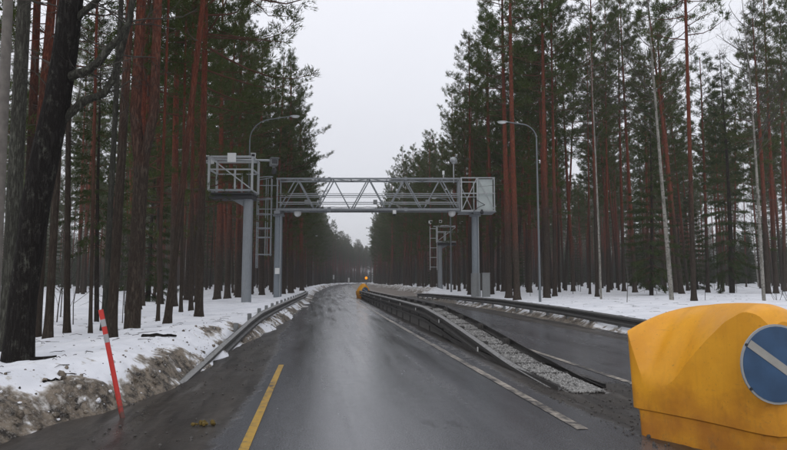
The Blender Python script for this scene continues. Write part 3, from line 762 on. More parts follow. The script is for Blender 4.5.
# ------------------------------------------------------------------ yellow keep-right bollards
def bollard(label, cx, stations, z_skirt, sign, rz=0, sc=(1, 1, 1), loc=(0, 0, 0), soft=None):
    t = thing('traffic_bollard', label, 'bollard', loc, rz)
    S = np.array(stations, float)                       # y, half width, wall height, ridge height
    yy = np.linspace(S[0, 0], S[-1, 0], 44)
    from_y = S[::-1, 0]
    g_ = [np.interp(yy, from_y, S[::-1, k]) for k in range(4)]
    ker = np.array([.25, .5, .25])
    for k in (1, 2, 3):
        q = np.pad(g_[k], 1, mode='edge'); g_[k] = np.convolve(q, ker, 'valid')
    nq = 13; rows = []; off0 = .025
    for y, w_, zc, zr in zip(*g_):
        half = [(w_ * .945, z_skirt)] + [(w_ * (.945 + .055 * q), z_skirt + (zc - z_skirt) * q) for q in (.33, .66, 1.0)]
        sf = max(0, 1 - abs(y - soft) / .17) * .4 if soft is not None else 0     # the ridge fades out at the lower tip
        for q in np.linspace(0, 1, nq)[1:]:
            a_ = (w_ * (1 - q), zc + (zr - zc) * (1 - (1 - q) ** 1.75)); b_ = (w_ * math.cos(q * math.pi / 2) ** .9, zc + (zr - zc) * math.sin(q * math.pi / 2) ** 1.1)
            half.append((a_[0] * (1 - sf) + b_[0] * sf, a_[1] * (1 - sf) + b_[1] * sf))
        row = [(-x, y, z) for x, z in half] + [(x, y, z) for x, z in half[-2::-1]]
        rows.append(row)
    V = np.array(rows); n_, m_ = V.shape[:2]
    k = np.arange(m_ - 1)
    mb = MB()
    F = np.concatenate([np.stack([i * m_ + k, i * m_ + k + 1, (i + 1) * m_ + k + 1, (i + 1) * m_ + k], 1) for i in range(n_ - 1)])
    mb.add(V.reshape(-1, 3), F, 0, True)
    for i, o in ((0, 1), (n_ - 1, -1)):
        mb.add(np.vstack([V[i], [[0, V[i][0][1], z_skirt]]]), np.stack([k, k + 1, np.full(m_ - 1, m_)], 1)[:, ::o])
    body = mb.build('shell', M_yellow, t)
    me = body.data                                     # the moulded ridge is crisp high up and fades out near its lower tip
    co = np.zeros(len(me.vertices) * 3, np.float32); me.vertices.foreach_get('co', co); co = co.reshape(-1, 3)
    ev = np.zeros(len(me.edges) * 2, np.int32); me.edges.foreach_get('vertices', ev); ev = ev.reshape(-1, 2)
    tot = n_ * m_; r_ = ev % m_; ok_ = (ev < tot).all(1)
    sharp = ok_ & np.isin(r_, (3, m_ - 4)).all(1) & (r_[:, 0] == r_[:, 1]) & (co[ev][:, :, 2].min(1) > .53)
    at_ = me.attributes.new('sharp_edge', 'BOOLEAN', 'EDGE'); at_.data.foreach_set('value', sharp)
    # bead along the joint, then the inset skirt
    V0 = V[:, [0, m_ - 1]]
    Lp = np.vstack([V0[:, 0], V0[::-1, 1]]); Lp = np.vstack([Lp, Lp[:1]])
    c0 = np.array([0, S[:, 0].mean(), 0])
    def ring(scale, z): 
        q = Lp.copy(); q[:, 0] *= scale; q[:, 1] = c0[1] + (q[:, 1] - c0[1]) * scale; q[:, 2] = z; return q
    A, B, Cc, D = ring(.995, z_skirt + .001), ring(.945, z_skirt - .015), ring(.935, z_skirt - .06), ring(.92, -.06)
    mb = MB(); nn = len(A)
    k = np.arange(nn - 1)
    for P0, P1 in ((A, B), (B, Cc), (Cc, D)):
        mb.add(np.vstack([P0, P1]), np.stack([k, k + 1, nn + k + 1, nn + k], 1), 0, False)
    mb.build('skirt', M_yellow, t)
    if sign:
        sx, sy, sz, r = sign
        mb = MB(); mb.cyl((sx, sy + .012, sz), (sx, sy, sz), r, 40); o = mb.build('keep_right_sign', M_rim, t)
        mb = MB(); mb.cyl((sx, sy, sz), (sx, sy - .004, sz), r * .945, 40); mb.build('sign_face', M_blue, o)
        ar = MB(); d = np.array([math.cos(R(-35)), 0, math.sin(R(-35))]); nrm = np.array([-d[2], 0, d[0]])
        def poly(pts):
            P3 = np.array([np.array([sx, sy - .004, sz]) + d * a * r + nrm * b * r for a, b in pts]); q = len(pts)
            P4 = P3 - np.array([0, .004, 0])
            ar.add(np.vstack([P3, P4]), [tuple(range(q, 2 * q))] if q == 4 else [tuple(range(q, 2 * q))])
            kk = np.arange(q); ar.add(np.vstack([P3, P4]), np.stack([kk, (kk + 1) % q, q + (kk + 1) % q, q + kk], 1))
        poly([(-.93, -.10), (.70, -.10), (.70, .10), (-.93, .10)])
        poly([(.93, 0), (.56, .34), (.48, .25), (.72, 0)]); poly([(.93, 0), (.72, 0), (.48, -.25), (.56, -.34)])
        ar.build('white_arrow', M_signw, o)
        mb = MB()
        for a in (.6, 2.6, 3.8, 5.4): mb.cyl((sx + math.cos(a) * r * .97, sy + .0, sz + math.sin(a) * r * .97), (sx + math.cos(a) * r * .97, sy - .008, sz + math.sin(a) * r * .97), .012, 8)
        mb.build('sign_bolts', M_dark, o)
    t.scale = sc
    return t
ST = [(5.74, .64, 1.00, 1.20), (5.66, .70, 1.02, 1.24), (5.60, .67, .80, 1.25), (5.53, .62, .53, 1.26), (5.40, .55, .50, 1.27), (5.27, .48, .57, 1.285), (5.14, .41, .77, 1.295), (4.98, .335, .97, 1.305), (4.80, .27, 1.15, 1.31), (4.63, .215, 1.25, 1.31), (4.52, .16, 1.22, 1.27), (4.46, .09, 1.10, 1.16)]
bollard('big yellow plastic bollard with blue keep-right disc at the near end of the middle barrier', 0,
        [(a - 5, b, c, d) for a, b, c, d in ST], .27, (-.10, -.57, .84, .315), 0, (1, 1, 1), (3.74, 5, .0), .42)
bollard('far yellow bollard at the distant end of the middle barrier', 0,
        [(.55, .52, .55, 1.05), (.35, .54, .6, 1.22), (0, .55, .62, 1.30), (-.3, .52, .62, 1.28), (-.45, .46, .60, 1.2), (-.55, .36, .55, 1.05)], .25, (-.0, -.57, .7, .27), R(12), (1, 1, 1), (3.55 + .45, 52.4, 0))
# amber warning lamp on its post behind the far bollard
t = thing('warning_lamp', 'round amber warning lamp glowing on a post above the far yellow bollard', 'warning lamp', (4.35, 53.6, 0))
mb = MB(); mb.cyl((0, 0, 0), (0, 0, 1.62), .035, 8); part(mb, 'post', M_steel, t)
n = NT('amber_glow'); n.set((.8, .3, .02), .3); n.b.inputs['Emission Color'].default_value = (1, .36, .03, 1); n.b.inputs['Emission Strength'].default_value = .8
mb = MB(); mb.cyl((0, .05, 1.76), (0, -.03, 1.76), .15, 20); o = part(mb, 'housing', M_dark, t); mb = MB(); mb.sphere((0, -.03, 1.76), (.125, .07, .125), 16, 8); mb.build('lens', n.m, o)
def marker(label, loc, s=1.0):
    t = thing('marker_post', label, 'marker post', loc); t.scale = (s, s, s)
    mb = MB(); mb.cyl((0, 0, -.1), (0, 0, 1.1), .035, 8); part(mb, 'post', M_steel, t)
    mb = MB(); mb.box((0, -.05, 1.45), (.30, .02, .85)); part(mb, 'plate', M_white, t)
marker('small pale upright marker plate on the left just before the road bends away', (6.1, 225, .2), 1.9)
marker('small pale upright marker plate beside the amber lamp, far along the road', (5.75, 110, .2))

# ------------------------------------------------------------------ red snow stake
t = thing('snow_stake', 'red plastic snow stake with grey reflective bands leaning out of the roadside snow bank', 'snow stake', (-2.09, 7.06, -.02))
v = Vector((-.30, .05, 1.20)); q = v.to_track_quat('Z', 'Y').to_euler(); Ls = v.length
def seg(name, a, b, mat, r=.026):
    mb = MB(); mb.tube([v * a, v * b], [r, r], 14); part(mb, name, mat, t)
seg('stake', 0, .70, M_red); seg('reflective_band', .70, .775, M_refl, .027); seg('stake', .775, .845, M_red); seg('reflective_band', .845, .91, M_refl, .027); seg('stake', .91, 1.0, M_red)
mb = MB(); a_ = rng.random(16) * 6.28; q_ = .09 * rng.random(16) ** .7
stones(mb, np.stack([np.cos(a_) * q_ * 1.3, np.sin(a_) * q_ * .7, .008 + .02 * rng.random(16)], 1), .014 + .02 * rng.random(16))
t2 = tag(mb.build('moss_clump', mat_plain('yellow_moss', (.11, .075, .016), .95, 0, .8, 40)), 'small yellow-brown clump of moss lying on the muddy left shoulder', 'moss clump')
t2.location = (-1.14, 6.55, .02)

# ------------------------------------------------------------------ trees: a few of each kind, copied with shared mesh data
def tufts(mb, P, D, k, ln, wd, spread, mat=0, droop=0.0):
    """k slim needle blades bristling from every point of P around direction D"""
    n_ = len(P); P = np.repeat(P, k, 0); D = np.repeat(D, k, 0)
    rnd = rng.normal(size=(n_ * k, 3)); rnd /= np.linalg.norm(rnd, axis=1)[:, None]
    d = D + rnd * spread; d[:, 2] -= droop; d /= np.linalg.norm(d, axis=1)[:, None]
    side = np.cross(d, rng.normal(size=(n_ * k, 3))); side /= np.linalg.norm(side, axis=1)[:, None] + 1e-9
    L = (ln * (.65 + .6 * rng.random(n_ * k)))[:, None]; W = (wd * (.7 + .6 * rng.random(n_ * k)))[:, None]
    base = P + rng.normal(size=(n_ * k, 3)) * ln * .22
    v = np.stack([base - side * W * .5 + d * L * .25, base + side * W * .5 + d * L * .25, base + d * L], 1).reshape(-1, 3)
    mb.add(v, np.arange(n_ * k * 3).reshape(-1, 3), mat)

def limb(az, el, L, z0, curve, segs=5, wob=.05, droop0=0):
    """a curving branch path starting on the trunk axis"""
    s_ = np.linspace(0, 1, segs + 1)
    e = el + curve * s_
    st = L / segs
    r_ = np.concatenate([[0], np.cumsum(np.cos(e[:-1]) * st)]); z_ = np.concatenate([[0], np.cumsum(np.sin(e[:-1]) * st)])
    a_ = az + np.cumsum(rng.normal(size=segs + 1)) * wob
    p = np.stack([np.cos(a_) * r_, np.sin(a_) * r_, z0 + z_], 1)
    return p

def trunk_path(H, wob=.05, seg=14, x=None):
    z = np.linspace(-.5, H, seg); s_ = np.maximum(z, 0) / H
    ph = rng.random(2) * 6.28; 
    return np.stack([wob * np.sin(s_ * 4.5 + ph[0]) - wob * np.sin(ph[0]), wob * np.sin(s_ * 3.7 + ph[1]) - wob * np.sin(ph[1]), z], 1)
def on_path(P, z): return np.array([np.interp(z, P[:, 2], P[:, 0]), np.interp(z, P[:, 2], P[:, 1]), 0])

R0 = .16
def pine_meshes(tag_, H, hc, rmax, nprim, side=0.0, dense=1.0, dead=14, topfull=1.0):
    P = trunk_path(H)
    s_ = np.clip(P[:, 2] / H, 0, 1)
    rad = R0 * (1 - .80 * s_ ** 1.1); ins = np.array([[P[1, 0] * 0, 0, .04], [0, 0, .25], [0, 0, .6]]); P = np.vstack([P[:1], ins, P[1:]])
    rad = np.concatenate([[R0 * 1.6], R0 * np.array([1.42, 1.16, 1.03]), rad[1:]])
    tm = MB(); tm.tube(P, rad, 11)
    v_ = tm.v[0]; a_ = np.arctan2(v_[:, 1], v_[:, 0]); v_[:, :2] *= (1 + .10 * np.sin(a_ * 3 + 1.3 * tag_) * np.exp(-np.maximum(v_[:, 2], 0) / .25))[:, None]
    for k in range(dead):                                   # dead stubs and bare lower branches
        z = H * (.16 + (hc - .12) * rng.random()); 
        p = limb(rng.random() * 6.28, rng.normal() * .3 - .1, .4 + 1.6 * rng.random() ** 1.6 * (1 if z > H * .28 else .4), z, rng.normal() * .3, 3, .15)
        tm.tube(p + on_path(P, z), np.linspace(.018, .006, 4), 3, 1, False)
    trunk = tm.mesh('pine_trunk', [M_bark, M_twig])
    cm = MB(); TP = []; TD = []
    zc = hc * H
    for k in range(nprim):
        t = ((k + rng.random()) / nprim); z = zc + (H - .3 - zc) * t ** .92
        tt = (z - zc) / (H - zc)
        prof = min(1.0, .50 + 1.5 * tt) * (1 - tt) ** .55 + .10
        az_ = k * 2.4 + rng.normal() * .5
        L = rmax * prof * (.6 + .55 * rng.random()) 
        if side: L *= 1 + side * math.cos(az_)
        el = -.25 + .95 * tt + rng.normal() * .14
        p = limb(az_, el, L, z, .35 + .25 * rng.random(), 5, .12) + on_path(P, z)
        cm.tube(p, np.linspace(.045 * (1 - .6 * tt) * max(.5, L / rmax), .009, 6), 4, 1, False)
        m = max(3, int(7.5 * dense * L / 2.2 * (1 if tt > .12 else .55)))
        for j in range(m):
            q = .30 + .70 * (j + rng.random()) / m
            i0 = min(4, int(q * 5)); f0 = q * 5 - i0
            b = p[i0] * (1 - f0) + p[min(5, i0 + 1)] * f0
            dirn = p[min(5, i0 + 1)] - p[i0]; dirn /= np.linalg.norm(dirn) + 1e-9
            sd = np.cross(dirn, [0, 0, 1]) * (1 if j % 2 else -1)
            dd = dirn * .7 + sd * (.55 + .4 * rng.random()) + np.array([0, 0, .25 + .3 * rng.random()]) + rng.normal(size=3) * .15
            dd /= np.linalg.norm(dd)
            tl = (.35 + .55 * rng.random()) * (.55 + .45 * L / rmax) * (1.15 - .5 * q)
            e = b + dd * tl
            cm.add(np.array([b - [0, 0, .008], b + [0, 0, .008], e]), [(0, 1, 2)], 1)
            cm.add(np.array([b - sd * .008, b + sd * .008, e]), [(0, 1, 2)], 1)
            for w_ in (.45, .75, 1.0):
                TP.append(b + dd * tl * w_ + rng.normal(size=3) * .05); TD.append(dd + np.array([0, 0, .35]))
        for w_ in (0, .1): TP.append(p[5] - (p[5] - p[4]) * w_); TD.append((p[5] - p[4]) / (np.linalg.norm(p[5] - p[4]) + 1e-9) + [0, 0, .4])
    TP = np.array(TP); TD = np.array(TD)
    tufts(cm, TP, TD, 15, .24, .030, .85)
    crown = cm.mesh('pine_crown', [M_needle, M_branch])
    return trunk, crown

def spruce_meshes(H, rmax, base, dense=1.0, gaps=.1):
    P = trunk_path(H, .05, 10); s_ = np.clip(P[:, 2] / H, 0, 1)
    tm = MB(); tm.tube(P, .13 * (1 - .92 * s_), 8)
    for k in range(10):
        z = H * base * (.3 + .7 * rng.random()); p = limb(rng.random() * 6.28, -.2, .5 + .9 * rng.random(), z, -.2, 3, .1)
        tm.tube(p + on_path(P, z), np.linspace(.014, .005, 4), 3, 1, False)
    trunk = tm.mesh('spruce_trunk', [M_bark_spruce, M_twig])
    cm = MB(); TP = []; TD = []
    z = H * base
    while z < H - .2:
        tt = (z - H * base) / (H * (1 - base)); nb = rng.integers(4, 7)
        a0 = rng.random() * 6.28
        for k in range(nb):
            if rng.random() < gaps: continue
            L = rmax * (1 - tt) ** .8 * (.65 + .45 * rng.random()) * min(1, .55 + 3 * tt) + .12
            az_ = a0 + k * 6.28 / nb + rng.normal() * .2
            p = limb(az_, -.15 - .25 * (1 - tt) + .7 * tt, L, z, .35 - .5 * (1 - tt), 5, .06) + on_path(P, z)
            cm.tube(p, np.linspace(.025 * (1 - .5 * tt), .005, 6), 3, 1, False)
            m = max(3, int(7 * dense * L))
            for j in range(m):
                q = .12 + .88 * (j + rng.random()) / m
                i0 = min(4, int(q * 5)); f0 = q * 5 - i0
                b = p[i0] * (1 - f0) + p[i0 + 1] * f0
                dirn = p[i0 + 1] - p[i0]; dirn /= np.linalg.norm(dirn) + 1e-9
                sd = np.cross(dirn, [0, 0, 1]) * (1 if j % 2 else -1)
                dd = dirn * .75 + sd * .8 + np.array([0, 0, -.25]); dd /= np.linalg.norm(dd)
                tl = (.25 + .35 * rng.random()) * (1.2 - q) * min(1, .4 + L / rmax)
                for w_ in (.35, .7, 1.0): TP.append(b + dd * tl * w_); TD.append(dd)
        z += H * (1 - base) * (.028 + .02 * rng.random()) + .08
    tufts(cm, np.array(TP), np.array(TD), 9, .20, .030, .55, 0, .25)
    return trunk, cm.mesh('spruce_crown', [M_needle_s, M_branch])

def twig_tree(mb, p0, d0, L, r, depth, mat, sides=5):
    seg = 4; pts = [p0]; d = d0 / np.linalg.norm(d0)
    for k in range(seg):
        d = d + rng.normal(size=3) * .13 + np.array([0, 0, .06]); d /= np.linalg.norm(d); pts.append(pts[-1] + d * L / seg)
    mb.tube(pts, np.linspace(r, r * .45, seg + 1), max(3, sides), mat, False)
    if depth == 0: return
    nb = 4 if depth > 1 else 5
    for k in range(nb):
        i = rng.integers(1, seg + 1); q = rng.normal(size=3); q -= q.dot(d) * d; q /= np.linalg.norm(q)
        twig_tree(mb, np.array(pts[i]), d * .75 + q * (.55 + .3 * rng.random()), L * (.45 + .25 * rng.random()), r * .42, depth - 1, mat, sides - 1)
def birch_meshes(H, r=.10):
    P = trunk_path(H, .07, 14); s_ = np.clip(P[:, 2] / H, 0, 1)
    tm = MB(); tm.tube(P, r * (1 - .88 * s_), 9)
    trunk = tm.mesh('birch_trunk', [M_birch])
    cm = MB()
    for k in range(26):
        z = H * (.42 + .56 * rng.random()); a_ = rng.random() * 6.28
        twig_tree(cm, on_path(P, z) + [0, 0, z], np.array([math.cos(a_), math.sin(a_), .9]), (H - z) * .30 + .7, .020, 2, 0, 4)
    return trunk, cm.mesh('birch_crown', [M_twig])

PINE = [pine_meshes(k, H, hc, rm, npr, 0, de, dd) for k, (H, hc, rm, npr, de, dd) in enumerate([
    (21, .56, 2.6, 52, 1.25, 16), (23, .52, 2.8, 58, 1.25, 18), (22, .60, 2.4, 48, 1.35, 20), (20, .46, 2.5, 56, 1.15, 14), (24, .58, 3.0, 56, 1.25, 18), (19, .50, 2.3, 50, 1.25, 14)])]
EDGE = [pine_meshes(k, H, hc, rm, npr, .45, de, dd) for k, (H, hc, rm, npr, de, dd) in enumerate([
    (22, .34, 3.0, 66, 1.1, 12), (20, .28, 2.8, 64, 1.1, 10), (23, .40, 3.2, 62, 1.15, 12), (17, .24, 2.5, 58, 1.1, 8)])]
OVER = pine_meshes(9, 22, .27, 3.3, 76, .75, 1.15, 10)
OVER2 = pine_meshes(10, 21, .40, 3.7, 64, .75, 1.15, 4)
SPRUCE = [spruce_meshes(19, 3.1, .10, 1.2, .05), spruce_meshes(12, 2.0, .08), spruce_meshes(8, 1.5, .06, 1.2), spruce_meshes(15, 2.2, .25, .9, .25)]
BIRCH = [birch_meshes(17), birch_meshes(15), birch_meshes(19)]

def plant(kind, x, y, z, meshes, label, group=None, lean=(0, 0), r=None, rz=None, s=1.0, r0=R0, trunk_mat=None):
    t = thing(kind, label, 'tree', (x, y, z), 0, group)
    a = Vector((lean[0], lean[1], 1)).normalized()
    q = Vector((0, 0, 1)).rotation_difference(a)
    rz = rng.random() * 6.28 if rz is None else rz
    t.rotation_mode = 'QUATERNION'; t.rotation_quaternion = q @ Matrix.Rotation(rz, 4, 'Z').to_quaternion()
    k = (r / r0) if r else s
    o = link_mesh('trunk', meshes[0], t, scale=(k, k, s))
    o2 = link_mesh('crown', meshes[1], t, scale=(s, s, s))
    if trunk_mat:
        o.material_slots[0].link = 'OBJECT'; o.material_slots[0].material = trunk_mat
    return t
placed = []
HEROES = [
(-3.74, 7.61, 0.45, -0.019, 0.002, 0.07, 'birch', 'pale smooth trunk cut by the left edge of the photo'),
(-4.69, 9.98, 0.45, -0.008, 0.001, 0.119, 'pine', 'thick lichen-grey trunk just behind the big dark leaning tree'),
(-5.2, 12.2, 0.45, 0.005, -0.001, 0.049, 'pine', 'thin dark trunk close behind the right flank of the big leaning tree'),
(-4.84, 11.76, 0.45, 0.0, -0.0, 0.07, 'pine', 'straight dark-based pine right of the big leaning tree'),
(-5.12, 13.31, 0.45, -0.039, 0.005, 0.062, 'pine', 'red-barked pine standing behind the gap right of the big leaning tree'),
(-4.55, 13.0, 0.45, -0.028, 0.004, 0.035, 'pine', 'very thin pine between the leaning tree and the red snow stake'),
(-4.44, 13.47, 0.45, 0.004, -0.0, 0.064, 'pine', 'grey-green pine with slim straight trunk just left of the red snow stake top'),
(-3.58, 11.23, 0.45, 0.01, -0.001, 0.083, 'pine', 'red-topped pine right behind the red and silver snow stake'),
(-3.86, 13.4, 0.45, -0.007, 0.001, 0.154, 'fork', 'forked pine whose trunk splits in two red stems above a rough grey base'),
(-3.55, 15.11, 0.45, 0.072, -0.009, 0.082, 'pine', 'slanting pine leaning right between the forked pine and the camera platform'),
(-3.85, 20.61, 0.45, -0.004, 0.001, 0.127, 'pine', 'red-barked pine directly left of the camera platform'),
(-4.87, 24.44, 0.45, -0.02, 0.003, 0.084, 'pine', 'thin pine just left of the red pine beside the camera platform'),
(-6.54, 41.15, 0.45, -0.003, 0.0, 0.227, 'pine', 'pine behind the left half of the camera platform'),
(-6.18, 43.12, 0.45, 0.004, -0.0, 0.208, 'pine', 'red pine behind the middle of the camera platform'),
(-5.07, 23.62, 0.45, -0.014, 0.002, 0.065, 'pine', 'slender pine between slanting pine and the red pine beside the platform'),
(-4.48, 17.98, 0.45, -0.006, 0.001, 0.049, 'pine', 'slim pine right behind the forked pine'),
(-5.56, 44.05, 0.45, -0.004, 0.001, 0.183, 'pine', 'pine close left of the steel column that carries the camera platform'),
(-4.41, 49.95, 0.45, -0.02, 0.003, 0.208, 'pine', 'pine seen between the platform column and the left gantry pillar'),
(-2.36, 56.33, 0.4, -0.022, 0.003, 0.236, 'pine', 'first pine right of the left gantry pillar'),
(-1.63, 67.42, 0.4, -0.032, 0.004, 0.236, 'pine', 'second pine right of the left gantry pillar'),
(11.97, 46.44, 0.48, 0.003, -0.0, 0.171, 'pine', 'pine right beside the left face of the right gantry pillar'),
(13.24, 44.69, 0.48, 0.002, -0.0, 0.166, 'pine', 'pine just right of the grey equipment cabinet'),
(12.21, 37.44, 0.48, -0.002, 0.0, 0.209, 'edge', 'tall red pine right of the gantry end, left one of a close pair'),
(11.3, 33.23, 0.48, 0.002, -0.0, 0.186, 'edge', 'tall red pine right of the gantry end, right one of a close pair'),
(13.76, 34.95, 0.48, 0.01, -0.001, 0.175, 'edge', 'red pine standing right behind the lone street lamp pole'),
(15.13, 37.07, 0.48, 0.015, -0.002, 0.139, 'pine', 'slimmer red pine close right of the pine behind the lamp pole'),
(19.11, 52.57, 0.6, 0.012, -0.002, 0.164, 'pine', 'pine left of the lone lamp pole, farther back in the wood'),
(18.84, 39.93, 0.6, 0.022, -0.003, 0.076, 'pine', 'very slim pine left of the bare white birch near the yellow bollard'),
(16.75, 34.56, 0.6, 0.014, -0.002, 0.109, 'pine', 'dark pine standing behind the thin birch above the rail bend'),
(21.76, 43.08, 0.6, 0.02, -0.003, 0.109, 'pine', 'thin red pine just right of the thin birch above the rail bend'),
(14.99, 30.48, 0.6, -0.008, 0.001, 0.077, 'birch', 'thin pale birch above the bend of the right guard rail'),
(25.04, 46.82, 0.6, 0.017, -0.002, 0.149, 'pine', 'straight dark pine above the left end of the yellow bollard'),
(23.77, 42.82, 0.6, -0.01, 0.001, 0.164, 'pine', 'red pine leaning left above the left end of the yellow bollard'),
(32.99, 56.91, 0.6, 0.026, -0.003, 0.182, 'pine', 'far red pine left of the thick birch and pine pair'),
(16.76, 26.86, 0.6, -0.037, 0.005, 0.138, 'birch', 'pale-stemmed birch leaning left above the yellow bollard'),
(26.91, 42.42, 0.6, -0.024, 0.003, 0.24, 'pine', 'broad dark red pine hidden half behind the leaning pale birch'),
(31.22, 51.03, 0.6, 0.024, -0.003, 0.164, 'pine', 'pine left of the leaning pale birch, farther back'),
(16.91, 25.39, 0.6, 0.023, -0.003, 0.115, 'pine', 'light copper pine right of the leaning pale birch'),
(31.88, 45.95, 0.6, 0.014, -0.002, 0.149, 'pine', 'thin pine between the copper pine and the dark spruce'),
(31.02, 41.9, 0.6, 0.004, -0.001, 0.218, 'spruce', 'dark bushy spruce above the sign on the yellow bollard'),
(20.05, 24.99, 0.6, -0.022, 0.003, 0.098, 'birch', 'slim white birch with bare twigs near the right edge of the photo'),
(31.12, 38.37, 0.6, 0.003, -0.0, 0.176, 'pine', 'red pine just behind the slim white birch at the right'),
(34.31, 41.49, 0.6, 0.021, -0.003, 0.164, 'pine', 'straight red pine right of the slim white birch'),
(38.16, 45.16, 0.6, 0.038, -0.005, 0.149, 'pine', 'rightmost pine, cut by the right edge of the photo'),
(-6.21, 18.2, 0.45, -0.034, 0.004, 0.073, 'spruce', 'layered green spruce in the gap behind the red snow stake'),
]
for x, y, z, lx, ly, r, kind, lab in HEROES:
    placed.append((x, y)); z = float(ground_h(x, y)) - .04
    left = x < float(bend(y)) + 1
    if kind == 'pine':
        edge = left and y > 10 and r > .07 and not 42.2 < y < 50
        rz = (0.0 if left else math.pi) + rng.normal() * .12
        if edge: plant('pine_tree', x, y, z, ((OVER2 if y < 30 else OVER) if y < 48 else EDGE[rng.integers(0, 3)]) if y > 19 else PINE[rng.integers(0, 6)], lab, None, (lx, ly), r, rz)
        else: plant('pine_tree', x, y, z, PINE[rng.integers(0, 6)], lab, None, (lx, ly), r, None, 1.0, R0, M_bark_grey if 'lichen' in lab or 'grey-green' in lab else None)
    elif kind == 'edge':
        plant('pine_tree', x, y, z, PINE[[4, 1, 0][rng.integers(0, 3)]], lab, None, (lx, ly), r, math.pi)
    elif kind == 'spruce':
        plant('spruce_tree', x, y, z, SPRUCE[0] if x > 0 else SPRUCE[3], lab, None, (lx, ly), r, None, 1.0 if x > 0 else .6, .13)
    elif kind == 'birch':
        plant('birch_tree', x, y, z, BIRCH[rng.integers(0, 3)], lab, None, (lx, ly), r * (.8 if not left else 1), None, 1.0, .10, M_pale if left else None)
    elif kind == 'fork':
        t = thing('pine_tree', lab, 'tree', (x, y, z))
        tm = MB()
        P = np.array([(0, 0, -.4), (0, 0, 0), (.02, 0, 1.2), (.05, 0, 2.6), (.06, 0, 3.7)]); tm.tube(P, [r * 1.35, r * 1.08, r * .98, r * .95, r * 1.0], 14)
        for sx, top, rr in ((-1, (-.05, .4, 20), .115), (1, (1.5, -.4, 19), .10)):
            tm.tube([(.06, 0, 3.2), (.06 + sx * .08, 0, 3.9), (.06 + sx * .17 + (.05 if sx > 0 else 0), 0, 4.7), (.05 + sx * .2 + .05, top[1] * .3, 8), top], [r * .6, rr * 1.1, rr, rr * .85, .03], 11)
        tm.build('trunk', [M_bark], t)
        for sx, mm, dx, ang in ((-1, PINE[0], -.25, 0.0), (1, PINE[5], .05, .06)):
            o = link_mesh('crown', mm[1], t, (dx, 0, 0), (0, ang, .6 * sx))

# the big black leaning tree in the left foreground, with its crooked limbs
t = thing('old_tree', 'big black rough-barked tree leaning right in the left foreground with crooked bare limbs', 'tree', (-3.85, 8.5, float(ground_h(-3.85, 8.5)) - .05))
o_ = np.array(t.location)
def W(q): return np.array(q) - o_
tm = MB()
bp = np.array([(-3.87, 8.5, .0), (-3.85, 8.5, .45), (-3.84, 8.49, .85), (-3.83, 8.49, 1.25), (-3.78, 8.49, 1.91), (-3.72, 8.48, 2.58), (-3.63, 8.47, 3.25), (-3.52, 8.45, 3.94), (-3.45, 8.45, 4.64), (-3.40, 8.44, 5.36), (-3.3, 8.5, 6.6), (-3.25, 8.6, 9), (-3.1, 8.7, 12.5)])
tm.tube(W(bp), [.27, .20, .175, .168, .165, .168, .172, .163, .155, .145, .12, .085, .03], 18)
v_ = tm.v[0]; ang = np.arctan2(v_[:, 1], v_[:, 0]); v_[:, :2] += .014 * np.stack([fbm(ang * 3, v_[:, 2] * 3, 5), fbm(ang * 3, v_[:, 2] * 3, 6)], 1)
tm.build('trunk', M_bark_black, t)
limbs = [([[-3.5, 8.45, 4.16], [-3.34, 8.40, 4.27], [-3.13, 8.35, 4.33], [-2.97, 8.3, 4.43], [-2.84, 8.3, 4.64], [-2.69, 8.3, 4.81], [-2.59, 8.3, 5.03], [-2.52, 8.3, 5.6]], .068),
         ([[-3.55, 8.45, 3.55], [-3.37, 8.47, 3.76], [-3.18, 8.5, 3.97], [-2.95, 8.5, 4.06], [-2.83, 8.5, 4.29], [-2.75, 8.5, 4.64], [-2.66, 8.5, 5.07], [-2.6, 8.5, 5.8]], .062),
         ([[-3.42, 8.44, 4.95], [-3.25, 8.4, 5.15], [-3.01, 8.35, 5.36], [-2.7, 8.3, 5.8], [-2.4, 8.2, 6.5]], .05)]
for L, r in limbs:
    lm = MB(); L = np.array(L) - o_; lm.tube(L, np.linspace(r, r * .5, len(L)), 10); lm.build('limb', M_bark_grey, t)
tw = MB()
for L, r in limbs:
    L = np.array(L) - o_
    for k in range(9):
        i = rng.integers(1, len(L)); q = rng.normal(size=3); q[2] = abs(q[2]) * .6 + .1
        twig_tree(tw, L[i], q, .5 + .5 * rng.random(), .012, 2, 0, 4)
for k in range(14):
    z = 5 + 7 * rng.random(); a = rng.random() * 6.28
    twig_tree(tw, np.array([np.interp(z, bp[:, 2], bp[:, 0]), 8.5, z]) - o_, np.array([math.cos(a), math.sin(a), .7]), 1.1 + rng.random(), .022, 2, 0, 4)
twm = tw.build('twigs', M_twig, t)
placed.append((-3.85, 8.5))

